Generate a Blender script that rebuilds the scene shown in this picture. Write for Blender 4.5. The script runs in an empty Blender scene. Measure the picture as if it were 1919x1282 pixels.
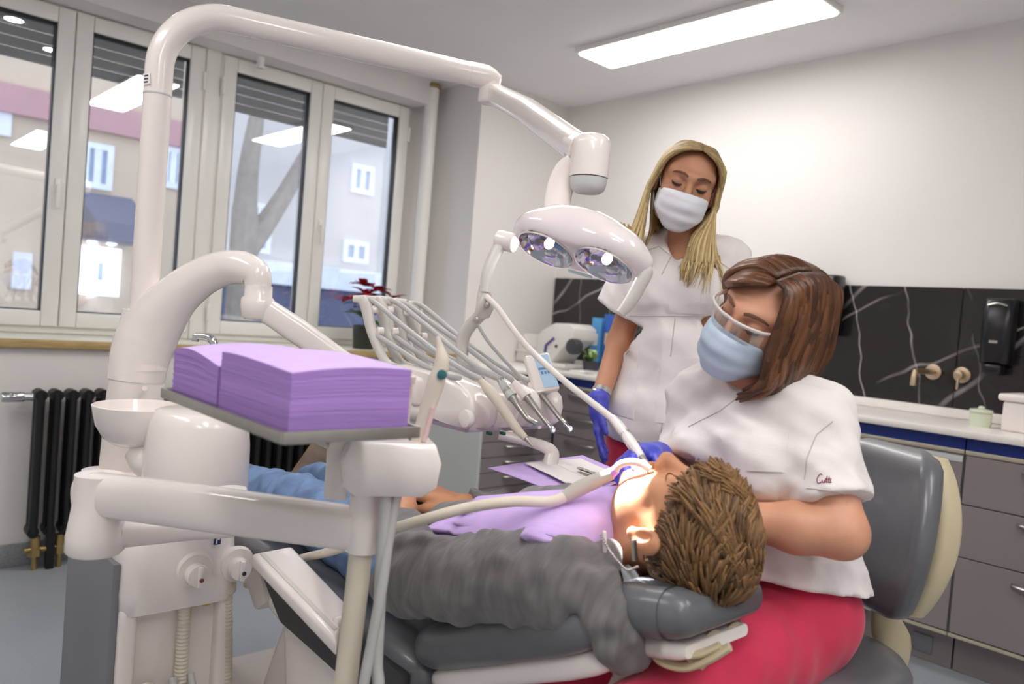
import bpy, bmesh, math, random
import numpy as np
from mathutils import Vector, Matrix, Quaternion
from mathutils.bvhtree import BVHTree

# ------------------------------------------------------------------ camera
FPX, IW, IH = 1460.0, 1919.0, 1282.0
YAW, PITCH, ROLL = math.radians(47.4), math.radians(-1.82), math.radians(4.59)
CAM = Vector((0, 0, 1.2))
FW = Vector((-math.sin(YAW)*math.cos(PITCH), math.cos(YAW)*math.cos(PITCH), math.sin(PITCH)))
_r0 = Vector((math.cos(YAW), math.sin(YAW), 0)); _u0 = _r0.cross(FW)
RT = _r0*math.cos(ROLL) + _u0*math.sin(ROLL)
UP = -_r0*math.sin(ROLL) + _u0*math.cos(ROLL)
scene = bpy.context.scene
COL = scene.collection
cd = bpy.data.cameras.new('camera'); cam = bpy.data.objects.new('camera', cd); COL.objects.link(cam)
cam.matrix_world = Matrix(((RT.x, UP.x, -FW.x, CAM.x), (RT.y, UP.y, -FW.y, CAM.y), (RT.z, UP.z, -FW.z, CAM.z), (0, 0, 0, 1)))
cd.sensor_width = 36; cd.lens = FPX/IW*36; cd.clip_start = .02; cd.clip_end = 200
cd.dof.use_dof = True; cd.dof.focus_distance = 1.75; cd.dof.aperture_fstop = 3.2
scene.camera = cam

# ------------------------------------------------------------------ world, exposure
scene.view_settings.view_transform = 'Standard'; scene.view_settings.look = 'None'
scene.view_settings.gamma = 1; scene.view_settings.use_curve_mapping = False
scene.view_settings.exposure = 0.68
w = bpy.data.worlds.new('overcast_sky'); scene.world = w; w.use_nodes = True
bg = w.node_tree.nodes['Background']; bg.inputs[0].default_value = (.78, .84, 1.0, 1); bg.inputs[1].default_value = 2.0
scene.cycles.use_denoising = True; scene.cycles.use_adaptive_sampling = True; scene.cycles.adaptive_threshold = .02
scene.cycles.max_bounces = 8; scene.cycles.diffuse_bounces = 5; scene.cycles.glossy_bounces = 4
scene.cycles.transparent_max_bounces = 8; scene.cycles.sample_clamp_indirect = 4
scene.cycles.caustics_reflective = False; scene.cycles.caustics_refractive = False
PANEL_STRENGTH = 10.0        # ceiling light panels
OPLIGHT_WATTS = 120.0         # operating light, per reflector
XWIN, XSILL, XWALL, YBACK, HCEIL = -4.15, -3.70, -3.64, 3.69, 2.6

# ------------------------------------------------------------------ helpers
def ray(px, py): return FW + RT*((px-IW/2)/FPX) - UP*((py-IH/2)/FPX)
def P(px, py, z): return CAM + ray(px, py)*z
def onp(px, py, ax, v):
    d = ray(px, py); return CAM + d*((v-CAM[ax])/d[ax])
def proj(p):
    d = Vector(p)-CAM; z = d.dot(FW); return IW/2+FPX*d.dot(RT)/z, IH/2-FPX*d.dot(UP)/z, z
def lin(h):
    c = [int(h[i:i+2], 16)/255 for i in (0, 2, 4)]
    return tuple(x/12.92 if x <= .04045 else ((x+.055)/1.055)**2.4 for x in c)
ORG = {}
def root(name, label, cat, loc=(0, 0, 0), group=None):
    o = bpy.data.objects.new(name, None); COL.objects.link(o); o.location = Vector(loc); o.empty_display_size = .05
    ORG[o] = Vector(loc); o['label'] = label; o['category'] = cat
    if group: o['group'] = group
    return o
def sroot(name, loc=(0, 0, 0)):
    o = bpy.data.objects.new(name, None); COL.objects.link(o); o.location = Vector(loc); o.empty_display_size = .05
    ORG[o] = Vector(loc); o['kind'] = 'structure'; return o
def tag(o, label, cat, group=None):
    o['label'] = label; o['category'] = cat
    if group: o['group'] = group
    return o
def emit(name, vf, mat, parent=None, smooth=None, origin=None, label=None, kind=None, mats=None, midx=None):
    """link one mesh object; vertices given in world space"""
    v, f = vf
    if parent is not None: org = ORG[parent]; loc = Vector((0, 0, 0))
    else:
        org = Vector(origin) if origin is not None else Vector((0, 0, 0)); loc = org
    v = np.asarray(v, dtype=np.float64).reshape(-1, 3) - np.array(org)
    me = bpy.data.meshes.new(name); me.from_pydata(v.tolist(), [], [tuple(int(i) for i in q) for q in f])
    me.update()
    for m in (mats or [mat]): me.materials.append(m)
    if midx is not None: me.polygons.foreach_set('material_index', np.asarray(midx, dtype=np.int32))
    o = bpy.data.objects.new(name, me); COL.objects.link(o); o.location = loc
    if parent is not None: o.parent = parent
    ORG[o] = org
    if smooth is None: smooth = 35
    if smooth is True or smooth is not False:
        me.polygons.foreach_set('use_smooth', [True]*len(me.polygons))
        if smooth is not True:
            bm = bmesh.new(); bm.from_mesh(me); a = math.radians(smooth)
            for e in bm.edges:
                if len(e.link_faces) == 2 and e.calc_face_angle(0) > a: e.smooth = False
            bm.to_mesh(me); bm.free()
    if label: o['label'] = label
    if kind: o['kind'] = kind
    return o
def copy_tree(o, delta, parent=None, label=None):
    c = o.copy(); COL.objects.link(c); c.parent = parent
    if parent is None: c.location = o.location + Vector(delta); ORG[c] = c.location.copy()
    else: ORG[c] = ORG[parent]
    if label: c['label'] = label
    for ch in list(o.children): copy_tree(ch, delta, c)
    return c
def join(*vfs):
    V_, F_ = [], []; n = 0
    for v, f in vfs:
        v = np.asarray(v, dtype=np.float64).reshape(-1, 3); V_.append(v); F_ += [tuple(i+n for i in q) for q in f]; n += len(v)
    return np.vstack(V_), F_
def xf(vf, M):
    v = np.asarray(vf[0], dtype=np.float64); M = np.array(M)
    return v @ M[:3, :3].T + M[:3, 3], vf[1]
def bm_out(bm):
    bm.verts.ensure_lookup_table(); v = [tuple(q.co) for q in bm.verts]; f = [[q.index for q in p.verts] for p in bm.faces]
    bm.free(); return np.array(v), f
def box(lo, hi, bev=0.0, seg=2):
    bm = bmesh.new(); bmesh.ops.create_cube(bm, size=1)
    lo, hi = Vector(lo), Vector(hi); s = hi-lo; c = (lo+hi)/2
    for v in bm.verts: v.co = Vector((v.co.x*s.x, v.co.y*s.y, v.co.z*s.z)) + c
    if bev > 0: bmesh.ops.bevel(bm, geom=bm.edges[:], offset=min(bev, .49*min(abs(s.x), abs(s.y), abs(s.z))), segments=seg, profile=.5, affect='EDGES')
    bm.verts.index_update(); return bm_out(bm)
def frame(a, b=None, up=(0, 0, 1)):
    """3x3 with columns x,y,z ; z along a"""
    z = Vector(a).normalized(); u = Vector(up)
    if abs(z.dot(u.normalized())) > .98: u = Vector((1, 0, 0)) if abs(z.x) < .9 else Vector((0, 1, 0))
    x = u.cross(z).normalized(); y = z.cross(x)
    return Matrix((x, y, z)).transposed()
def obox(c, sx, sy, sz, X, Y, bev=0.0, seg=2):
    """oriented box centre c, axes X,Y (unit) and Z = X x Y"""
    X = Vector(X).normalized(); Y = Vector(Y); Y = (Y-X*Y.dot(X)).normalized(); Z = X.cross(Y)
    M = Matrix((X, Y, Z)).transposed().to_4x4(); M.translation = Vector(c)
    return xf(box((-sx/2, -sy/2, -sz/2), (sx/2, sy/2, sz/2), bev, seg), M)
def loft(rings, cap=True, closed=True):
    n = len(rings[0]); V_ = np.vstack([np.asarray(r, dtype=np.float64) for r in rings]); F_ = []
    for i in range(len(rings)-1):
        for j in range(n if closed else n-1):
            k = (j+1) % n; F_.append((i*n+j, i*n+k, (i+1)*n+k, (i+1)*n+j))
    if cap and closed: F_.append(tuple(range(n-1, -1, -1))); F_.append(tuple((len(rings)-1)*n+j for j in range(n)))
    return V_, F_
def smooth_path(pts, n=8):
    pts = [Vector(p) for p in pts]
    if len(pts) < 3: return pts
    out = []; e = [pts[0]*2-pts[1]]+pts+[pts[-1]*2-pts[-2]]
    for i in range(1, len(e)-2):
        p0, p1, p2, p3 = e[i-1:i+3]
        for k in range(n):
            t = k/n; out.append(.5*((2*p1)+(p2-p0)*t+(2*p0-5*p1+4*p2-p3)*t*t+(3*p1-p0-3*p2+p3)*t**3))
    out.append(pts[-1]); return out
def tube(path, r, seg=12, sm=0, cap=True, up=None, power=2.0, ridges=0.0):
    """sweep along path; r: number, (rx,ry), or list of either per point"""
    n0 = len(path); pts = smooth_path(path, sm) if sm else [Vector(p) for p in path]; n = len(pts)
    def rad(i):
        if isinstance(r, list):
            t = i/(n-1)*(len(r)-1); k = min(int(t), len(r)-2); u = t-k
            a, b = r[k], r[k+1]
            if not isinstance(a, tuple): a = (a, a)
            if not isinstance(b, tuple): b = (b, b)
            return a[0]*(1-u)+b[0]*u, a[1]*(1-u)+b[1]*u
        return r if isinstance(r, tuple) else (r, r)
    rings = []; T0 = (pts[1]-pts[0]).normalized(); M = frame(T0, up=up or (0, 0, 1)); X, Y = M.col[0].copy(), M.col[1].copy(); last = T0
    for i, p in enumerate(pts):
        T = (pts[min(i+1, n-1)]-pts[max(i-1, 0)]).normalized()
        if up is not None: M = frame(T, up=up); X, Y = M.col[0].copy(), M.col[1].copy()
        else:
            q = last.rotation_difference(T); X = q @ X; Y = q @ Y; last = T
        rx, ry = rad(i); g = 1+(ridges if i % 2 else -ridges)
        ring = []
        for j in range(seg):
            a = 2*math.pi*j/seg; c, s = math.cos(a), math.sin(a)
            if power != 2.0: c = math.copysign(abs(c)**(2/power), c); s = math.copysign(abs(s)**(2/power), s)
            ring.append(p+X*(rx*g*c)+Y*(ry*g*s))
        rings.append(ring)
    return loft(rings, cap)
def lathe(prof, o, axis=(0, 0, 1), seg=28, cap=True):
    M = frame(axis); o = Vector(o); rings = []
    for r, h in prof:
        rings.append([o+M @ Vector((max(r, 1e-5)*math.cos(2*math.pi*j/seg), max(r, 1e-5)*math.sin(2*math.pi*j/seg), h)) for j in range(seg)])
    return loft(rings, cap)
def cyl(a, b, r, seg=20, bev=0.0):
    a, b = Vector(a), Vector(b); h = (b-a).length; bev = min(bev, r*.5, h*.45)
    pr = [(r, 0), (r, h)] if bev <= 0 else [(r-bev, 0), (r-.3*bev, .3*bev), (r, bev), (r, h-bev), (r-.3*bev, h-.3*bev), (r-bev, h)]
    return lathe(pr, a, b-a, seg)
def prism(poly, d, bev=0.0, seg=2):
    """polygon (world pts, planar) extruded by vector d"""
    bm = bmesh.new(); vs = [bm.verts.new(Vector(p)) for p in poly]; f = bm.faces.new(vs)
    r = bmesh.ops.extrude_face_region(bm, geom=[f]); ex = [g for g in r['geom'] if isinstance(g, bmesh.types.BMVert)]
    bmesh.ops.translate(bm, verts=ex, vec=Vector(d))
    bmesh.ops.recalc_face_normals(bm, faces=bm.faces[:])
    if bev > 0: bmesh.ops.bevel(bm, geom=bm.edges[:], offset=bev, segments=seg, profile=.5, affect='EDGES', clamp_overlap=True)
    bm.verts.index_update(); return bm_out(bm)
def rrect(w, h, r, n=5):
    """2D rounded rectangle points centred on origin"""
    out = []
    for cx, cy, a0 in ((w/2-r, h/2-r, 0), (-w/2+r, h/2-r, 90), (-w/2+r, -h/2+r, 180), (w/2-r, -h/2+r, 270)):
        for k in range(n+1):
            a = math.radians(a0+90*k/n); out.append((cx+r*math.cos(a), cy+r*math.sin(a)))
    return out

# ------------------------------------------------------------------ materials
def mat(name, col, rough=.5, metal=0.0, spec=.5, var=0.06, vscale=6.0, bump=0.0, bscale=60.0, coat=0.0, sheen=0.0, sss=0.0, aniso=None, emit_=None, estr=0.0, alpha=None):
    m = bpy.data.materials.new(name); m.use_nodes = True; nt = m.node_tree; b = nt.nodes['Principled BSDF']
    c = lin(col) if isinstance(col, str) else col
    b.inputs['Roughness'].default_value = rough; b.inputs['Metallic'].default_value = metal
    b.inputs['Specular IOR Level'].default_value = spec; b.inputs['Coat Weight'].default_value = coat
    b.inputs['Coat Roughness'].default_value = .08
    b.inputs['Sheen Weight'].default_value = sheen; b.inputs['Subsurface Weight'].default_value = sss
    if sss: b.inputs['Subsurface Radius'].default_value = (.6, .25, .12); b.inputs['Subsurface Scale'].default_value = .02
    tc = nt.nodes.new('ShaderNodeTexCoord'); mp = nt.nodes.new('ShaderNodeMapping'); nt.links.new(tc.outputs['Object'], mp.inputs['Vector'])
    if aniso: mp.inputs['Scale'].default_value = aniso
    no = nt.nodes.new('ShaderNodeTexNoise'); no.inputs['Scale'].default_value = vscale; no.inputs['Detail'].default_value = 4
    nt.links.new(mp.outputs['Vector'], no.inputs['Vector'])
    rp = nt.nodes.new('ShaderNodeValToRGB'); nt.links.new(no.outputs['Fac'], rp.inputs['Fac'])
    rp.color_ramp.elements[0].position = .3; rp.color_ramp.elements[1].position = .7
    rp.color_ramp.elements[0].color = (*[x*(1-var) for x in c], 1); rp.color_ramp.elements[1].color = (*[min(1, x*(1+var)) for x in c], 1)
    nt.links.new(rp.outputs['Color'], b.inputs['Base Color'])
    if bump:
        n2 = nt.nodes.new('ShaderNodeTexNoise'); n2.inputs['Scale'].default_value = bscale; n2.inputs['Detail'].default_value = 3
        nt.links.new(mp.outputs['Vector'], n2.inputs['Vector'])
        bp = nt.nodes.new('ShaderNodeBump'); bp.inputs['Strength'].default_value = bump; bp.inputs['Distance'].default_value = .004
        nt.links.new(n2.outputs['Fac'], bp.inputs['Height']); nt.links.new(bp.outputs['Normal'], b.inputs['Normal'])
    if emit_: b.inputs['Emission Color'].default_value = (*lin(emit_), 1); b.inputs['Emission Strength'].default_value = estr
    return m
def nodes(m): return m.node_tree.nodes, m.node_tree.links, m.node_tree.nodes['Principled BSDF']
M = {}
M['wall'] = mat('wall_paint', 'e6e3e0', .7, var=.012, vscale=2, bump=.03, bscale=180)
M['ceiling'] = mat('ceiling_paint', 'f1f0f0', .75, var=.012, vscale=1.5)
M['upvc'] = mat('white_upvc', 'f0efea', .28, var=.01)
M['gasket'] = mat('black_gasket', '17171a', .5)
M['wood'] = mat('sill_wood', 'b39a68', .45, var=.18, vscale=14, aniso=(1, 1, 8))
M['sillwhite'] = mat('sill_laminate', 'dddacb', .4, var=.02)
M['white'] = mat('white_plastic', 'f3ece8', .22, var=.01, coat=.5)
M['white2'] = mat('satin_white_plastic', 'efe8e3', .4, var=.015)
M['cream'] = mat('cream_plastic', 'c9bd9c', .42, var=.03)
M['hose'] = mat('beige_hose', 'ddd5c4', .45, var=.03)
M['ghose'] = mat('grey_silicone_hose', 'b9bab9', .38, var=.03)
M['arm_grey'] = mat('warm_grey_plastic', 'd4d1cc', .35, var=.02)
M['stitch'] = mat('stitched_seam', 'c9c0c0', .9)
M['grey_panel'] = mat('grey_lacquer_panel', '7d7e84', .5, var=.02)
M['pad'] = mat('grey_vinyl', '63656a', .32, var=.05, vscale=30, bump=.05, bscale=300, coat=.15)
M['dark'] = mat('charcoal_plastic', '38393d', .5, var=.05)
M['black'] = mat('black_plastic', '101013', .3, var=.05)
M['iron'] = mat('black_radiator_paint', '0f0f11', .45, var=.1, bump=.06, bscale=90)
M['chrome'] = mat('chrome', 'cfd1d4', .12, metal=1, var=.01)
M['steel'] = mat('brushed_steel', 'b6b4ae', .35, metal=1, var=.04, vscale=50)
M['nickel'] = mat('brushed_nickel', 'c8b49a', .4, metal=1, var=.04, vscale=50)
M['brass'] = mat('brass_fitting', 'b09a66', .45, metal=.9, var=.1)
M['cab'] = mat('grey_taupe_laminate', '8b8384', .42, var=.03, vscale=3)
M['cabside'] = mat('pale_grey_laminate', 'c9cdcc', .45, var=.015)
M['blue'] = mat('navy_blue_laminate', '10307c', .4, var=.03)
M['rail'] = mat('aluminium_rail', 'cfc9b4', .35, metal=.6, var=.03)
M['worktop'] = mat('white_stone_worktop', 'f0ece6', .3, var=.03, vscale=12)
M['paper'] = mat('white_paper', 'f4f0ee', .8, var=.01)
M['purple'] = mat('lilac_paper', 'd2b6f0', .85, var=.03, vscale=40)  # overexposed brightness of the stack tops is painted into this lilac
M['purple2'] = mat('lilac_paper_shaded_edges', 'b48fdc', .9, var=.08, vscale=25, aniso=(.3, .3, 22))  # same paper, painted darker for the less lit stack sides
M['red'] = mat('red_petals', 'b3152f', .6, var=.3, vscale=40)
M['leaf'] = mat('green_leaf', '35601f', .5, var=.35, vscale=30)
M['pot'] = mat('dark_green_pot', '2c3328', .35, var=.1)
# ------------------------------------------------------------------ implicit surfaces -> one continuous mesh
def axis_grid(*segs):
    """segs: (start, end, step)... consecutive"""
    out = [segs[0][0]]
    for a, b, s in segs:
        n = max(1, int(round((b-a)/s))); out += [a+(b-a)*(i+1)/n for i in range(n)]
    return np.array(out, dtype=np.float32)
class SDF:
    def __init__(s, gx, gy, gz):
        s.ax = [np.asarray(g, dtype=np.float32) for g in (gx, gy, gz)]
        s.D = np.full([len(g) for g in s.ax], .5, dtype=np.float32)
    @classmethod
    def cube(cls, lo, hi, step): return cls(*[axis_grid((lo[i], hi[i], step)) for i in range(3)])
    def sl(s, lo, hi):
        r = []
        for i in range(3):
            a = np.searchsorted(s.ax[i], lo[i]); b = np.searchsorted(s.ax[i], hi[i]); r.append(slice(max(a-1, 0), min(b+1, len(s.ax[i]))))
        return tuple(r)
    def xyz(s, q): return s.ax[0][q[0]][:, None, None], s.ax[1][q[1]][None, :, None], s.ax[2][q[2]][None, None, :]
    def put(s, d, q, k, op):
        D = s.D[q]
        if op == 'u':
            if k > 0: h = np.clip(.5+.5*(D-d)/k, 0, 1); s.D[q] = D*(1-h)+d*h-k*h*(1-h)
            else: s.D[q] = np.minimum(D, d)
        elif op == 's':
            h = np.clip(.5-.5*(D+d)/k, 0, 1) if k > 0 else (D < -d)*1.0
            s.D[q] = D*(1-h)-d*h+(k*h*(1-h) if k > 0 else 0)
    def cone(s, a, b, ra, rb, k=.02, op='u', flat=None):
        """round cone; flat=(axis vector, factor) squashes the section along that axis"""
        a, b = Vector(a), Vector(b); R = max(ra, rb)+k+.02
        if flat: R = R*max(1, flat[1])
        q = s.sl([min(a[i], b[i])-R for i in range(3)], [max(a[i], b[i])+R for i in range(3)]); X, Y, Z = s.xyz(q)
        if s.D[q].size == 0: return s
        ab = b-a; L2 = max(ab.length_squared, 1e-9)
        t = np.clip(((X-a.x)*ab.x+(Y-a.y)*ab.y+(Z-a.z)*ab.z)/L2, 0, 1)
        dx, dy, dz = X-a.x-t*ab.x, Y-a.y-t*ab.y, Z-a.z-t*ab.z
        if flat:
            n = Vector(flat[0]).normalized(); p = dx*n.x+dy*n.y+dz*n.z; m = 1/flat[1]-1
            dx, dy, dz = dx+n.x*p*m, dy+n.y*p*m, dz+n.z*p*m
        d = np.sqrt(dx*dx+dy*dy+dz*dz)-(ra+t*(rb-ra))
        s.put(d, q, k, op); return s
    def chain(s, pts, rs, k=.02, op='u'):
        for i in range(len(pts)-1): s.cone(pts[i], pts[i+1], rs[i], rs[i+1], k, op)
        return s
    def ell(s, c, r, R3=None, k=.02, op='u'):
        """ellipsoid centre c, radii r, R3 columns = local axes"""
        c = Vector(c); m = max(r)+k+.02
        q = s.sl([c[i]-m for i in range(3)], [c[i]+m for i in range(3)]); X, Y, Z = s.xyz(q)
        if s.D[q].size == 0: return s
        R3 = R3 or Matrix.Identity(3); X, Y, Z = X-c.x, Y-c.y, Z-c.z; l = []
        for j in range(3):
            a = R3.col[j]; l.append(X*a.x+Y*a.y+Z*a.z)
        k0 = np.sqrt(sum((l[j]/r[j])**2 for j in range(3))); k1 = np.sqrt(sum((l[j]/r[j]**2)**2 for j in range(3)))+1e-6
        s.put(k0*(k0-1)/k1, q, k, op); return s
    def rbox(s, c, h, rad, R3=None, k=.0, op='u'):
        c = Vector(c); m = math.sqrt(sum(x*x for x in h))+k+.02
        q = s.sl([c[i]-m for i in range(3)], [c[i]+m for i in range(3)]); X, Y, Z = s.xyz(q)
        R3 = R3 or Matrix.Identity(3); X, Y, Z = X-c.x, Y-c.y, Z-c.z; w_ = []
        for j in range(3):
            a = R3.col[j]; w_.append(np.abs(X*a.x+Y*a.y+Z*a.z)-(h[j]-rad))
        d = np.sqrt(sum(np.maximum(x, 0)**2 for x in w_))+np.minimum(np.maximum(np.maximum(w_[0], w_[1]), w_[2]), 0)-rad
        s.put(d, q, k, op); return s
    def cut(s, p, n):
        """remove the side n points to"""
        p, n = Vector(p), Vector(n).normalized(); X, Y, Z = s.xyz((slice(None),)*3)
        s.D = np.maximum(s.D, (X-p.x)*n.x+(Y-p.y)*n.y+(Z-p.z)*n.z).astype(np.float32); return s
    def cut_local(s, p, n, rad):
        """same but only within rad of p"""
        p, n = Vector(p), Vector(n).normalized(); q = s.sl([p[i]-rad for i in range(3)], [p[i]+rad for i in range(3)]); X, Y, Z = s.xyz(q)
        d = (X-p.x)*n.x+(Y-p.y)*n.y+(Z-p.z)*n.z; r2 = (X-p.x)**2+(Y-p.y)**2+(Z-p.z)**2
        s.D[q] = np.where(r2 < rad*rad, np.maximum(s.D[q], d), s.D[q]); return s
    def warp(s, fn, band=.05):
        """add displacement fn(X,Y,Z) near the surface"""
        idx = np.nonzero(np.abs(s.D) < band)
        s.D[idx] += fn(s.ax[0][idx[0]], s.ax[1][idx[1]], s.ax[2][idx[2]]).astype(np.float32); return s
    def minus(s, o, off=0.0):
        s.D = np.maximum(s.D, -(o.D-off)); return s
    def mesh(s):
        D = s.D; D = np.where(np.abs(D) < 1e-7, 1e-7, D); n = D.shape; ins = D < 0
        cs = ins[:-1, :-1, :-1].astype(np.int8)
        tot = np.zeros([k-1 for k in n], dtype=np.int8)
        for a in (0, 1):
            for b in (0, 1):
                for c in (0, 1): tot += ins[a:n[0]-1+a, b:n[1]-1+b, c:n[2]-1+c]
        act = (tot > 0) & (tot < 8); I = np.nonzero(act); m = len(I[0])
        vid = np.full(act.shape, -1, dtype=np.int64); vid[I] = np.arange(m)
        acc = np.zeros((m, 3)); cnt = np.zeros(m)
        corners = [(a, b, c) for a in (0, 1) for b in (0, 1) for c in (0, 1)]
        for a in corners:
            for ax in range(3):
                if a[ax]: continue
                b = list(a); b[ax] = 1
                da = D[I[0]+a[0], I[1]+a[1], I[2]+a[2]]; db = D[I[0]+b[0], I[1]+b[1], I[2]+b[2]]
                x = (da < 0) != (db < 0); t = np.where(x, da/np.where(x, da-db, 1), 0)
                for j in range(3):
                    pa = s.ax[j][I[j]+a[j]]; pb = s.ax[j][I[j]+b[j]]; acc[:, j] += np.where(x, pa+(pb-pa)*t, 0)
                cnt += x
        V_ = acc/np.maximum(cnt, 1)[:, None]; F_ = []
        for ax in range(3):
            u, v = (ax+1) % 3, (ax+2) % 3
            s0 = [slice(1, -1)]*3; s1 = [slice(1, -1)]*3; s0[ax] = slice(0, -1); s1[ax] = slice(1, None)
            A, B = ins[tuple(s0)], ins[tuple(s1)]; e = np.nonzero(A != B)
            if len(e[0]) == 0: continue
            base = [e[0].copy(), e[1].copy(), e[2].copy()]
            for j in range(3):
                if j != ax: base[j] = base[j]+1
            def cell(du, dv):
                q = [base[0].copy(), base[1].copy(), base[2].copy()]; q[u] = q[u]-du; q[v] = q[v]-dv; return vid[q[0], q[1], q[2]]
            quad = np.stack([cell(0, 0), cell(1, 0), cell(1, 1), cell(0, 1)], 1); flip = ~A[e]
            quad[flip] = quad[flip][:, ::-1]; F_.append(quad)
        F_ = np.vstack(F_) if F_ else np.zeros((0, 4), int); F_ = F_[(F_ >= 0).all(1)]
        return V_, F_
def relax(vf, it=1, lam=.5):
    v, f = vf; v = v.copy(); n = len(v); f = np.asarray(f)
    a = np.concatenate([f[:, 0], f[:, 1], f[:, 2], f[:, 3]]); b = np.concatenate([f[:, 1], f[:, 2], f[:, 3], f[:, 0]])
    i = np.concatenate([a, b]); j = np.concatenate([b, a]); c = np.bincount(i, minlength=n)
    for _ in range(it):
        s_ = np.stack([np.bincount(i, weights=v[j, k], minlength=n) for k in range(3)], 1)/np.maximum(c, 1)[:, None]; v = v+(s_-v)*lam
    return v, f
def emit_sdf(name, g, m, parent=None, it=1, **k): return emit(name, relax(g.mesh(), it), m, parent, smooth=True, **k)
def bvh_of(o):
    me = o.data; off = o.location + (ORG[o.parent] if o.parent else Vector((0, 0, 0)))
    if o.parent: off = ORG[o]
    return BVHTree.FromPolygons([v.co+off for v in me.vertices], [p.vertices[:] for p in me.polygons])
def hit(bvhs, px, py, fallback=2.0):
    d = ray(px, py).normalized(); best = None
    for b in (bvhs if isinstance(bvhs, (list, tuple)) else [bvhs]):
        h = b.ray_cast(CAM, d)
        if h[0] is not None and (best is None or h[3] < best[1]): best = ((h[0], h[1]), h[3])
    if best is None: return P(px, py, fallback), -d
    n = best[0][1]
    return best[0][0], (n if n.dot(d) < 0 else -n)
def patch(bvhs, quad, nu=14, nv=14, off=.002, th=.0015):
    """thin cloth patch lying on a surface; quad = 4 photo points whose depth comes from the surface itself"""
    A, B, C, D_ = [Vector((p[0], p[1])) for p in quad]; top = []; bot = []
    for i in range(nv+1):
        for j in range(nu+1):
            u, v = j/nu, i/nv; q = A*(1-u)*(1-v)+B*u*(1-v)+C*u*v+D_*(1-u)*v
            p, n = hit(bvhs, q.x, q.y); top.append(p+n*(off+th)); bot.append(p+n*(off*.2))
    N = len(top); f = []
    for i in range(nv):
        for j in range(nu):
            a = i*(nu+1)+j; f.append((a, a+1, a+nu+2, a+nu+1)); f.append((N+a, N+a+nu+1, N+a+nu+2, N+a+1))
    e = [i for i in range(nu+1)]+[i*(nu+1)+nu for i in range(1, nv+1)]+[nv*(nu+1)+j for j in range(nu-1, -1, -1)]+[i*(nu+1) for i in range(nv-1, 0, -1)]
    for k in range(len(e)):
        a, b = e[k], e[(k+1) % len(e)]; f.append((b, a, N+a, N+b))
    return np.array([tuple(q) for q in top+bot]), f
def seam(bvhs, pts, r=.0012, off=.0006, n=6):
    out = []; pts = [Vector((p[0], p[1])) for p in pts]
    for i in range(len(pts)-1):
        for k in range(n):
            q = pts[i].lerp(pts[i+1], k/n); p, nn = hit(bvhs, q.x, q.y); out.append(p+nn*off)
    p, nn = hit(bvhs, pts[-1].x, pts[-1].y); out.append(p+nn*off)
    return tube(out, r, 6)
# ================================================================== the setting
def floor_mat():
    m = mat('speckled_vinyl', '9aa0a6', .38, var=.03, vscale=3); n, l, b = nodes(m)
    v = n.new('ShaderNodeTexVoronoi'); v.inputs['Scale'].default_value = 55
    tc = n.new('ShaderNodeTexCoord'); l.new(tc.outputs['Object'], v.inputs['Vector'])
    r = n.new('ShaderNodeValToRGB'); r.color_ramp.elements[0].position = .05; r.color_ramp.elements[1].position = .16
    r.color_ramp.elements[0].color = (.25, .25, .27, 1); r.color_ramp.elements[1].color = (1, 1, 1, 1); l.new(v.outputs['Distance'], r.inputs['Fac'])
    mx = n.new('ShaderNodeMixRGB'); mx.blend_type = 'MULTIPLY'; mx.inputs[0].default_value = .55
    old = b.inputs['Base Color'].links[0].from_socket; l.new(old, mx.inputs[1]); l.new(r.outputs['Color'], mx.inputs[2]); l.new(mx.outputs[0], b.inputs['Base Color'])
    return m
M['floor'] = floor_mat()
M['cove'] = mat('speckled_cove_vinyl', '8b8d90', .45, var=.22, vscale=120)
def struct(name, vf, m, parent=None, **k):
    o = emit(name, vf, m, parent, **k)
    if parent is None: o['kind'] = 'structure'
    return o
X1, Y0 = 2.2, -1.6
struct('floor', box((-4.4, Y0-.1, -.1), (X1+.1, YBACK+.1, 0)), M['floor'])
struct('ceiling', box((-4.4, Y0-.1, HCEIL), (X1+.1, YBACK+.1, HCEIL+.1)), M['ceiling'])
struct('wall_back', box((-4.4, YBACK, 0), (X1+.1, YBACK+.1, HCEIL)), M['wall'])
struct('wall_right', box((X1, Y0, 0), (X1+.1, YBACK, HCEIL)), M['wall'])
struct('wall_near', box((-4.4, Y0-.1, 0), (X1, Y0, HCEIL)), M['wall'])
YJ, YL = 2.95, .27           # window recess from YL to YJ
struct('wall_left', join(box((-4.3, Y0, 0), (XSILL-.02, YJ, .925)), box((-4.3, Y0, .925), (XSILL-.02, YL, HCEIL)),
       box((-4.3, YJ, 0), (XWALL, YBACK, HCEIL))), M['wall'])
struct('trim_1', box((-4.30, YL, 2.455), (-3.96, 2.80, HCEIL), .004), M['wall'])            # shutter box above the window
struct('trim_2', box((-4.30, 2.80, 2.50), (-4.12, YJ, HCEIL)), M['wall'])
sill = sroot('trim_3', (-3.9, 1.6, .95))                                                    # window sill
emit('sill_board', box((-4.20, YL, .926), (XSILL-.012, YJ, .951), .003), M['sillwhite'], sill)
emit('wood_edge', box((XSILL-.012, YL, .915), (XSILL+.012, YJ, .951), .005), M['wood'], sill, label='golden wood front edge')
struct('baseboard_left', box((XSILL-.02, Y0, 0), (XSILL+.0, YJ, .095), .004), M['cove'])
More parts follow.
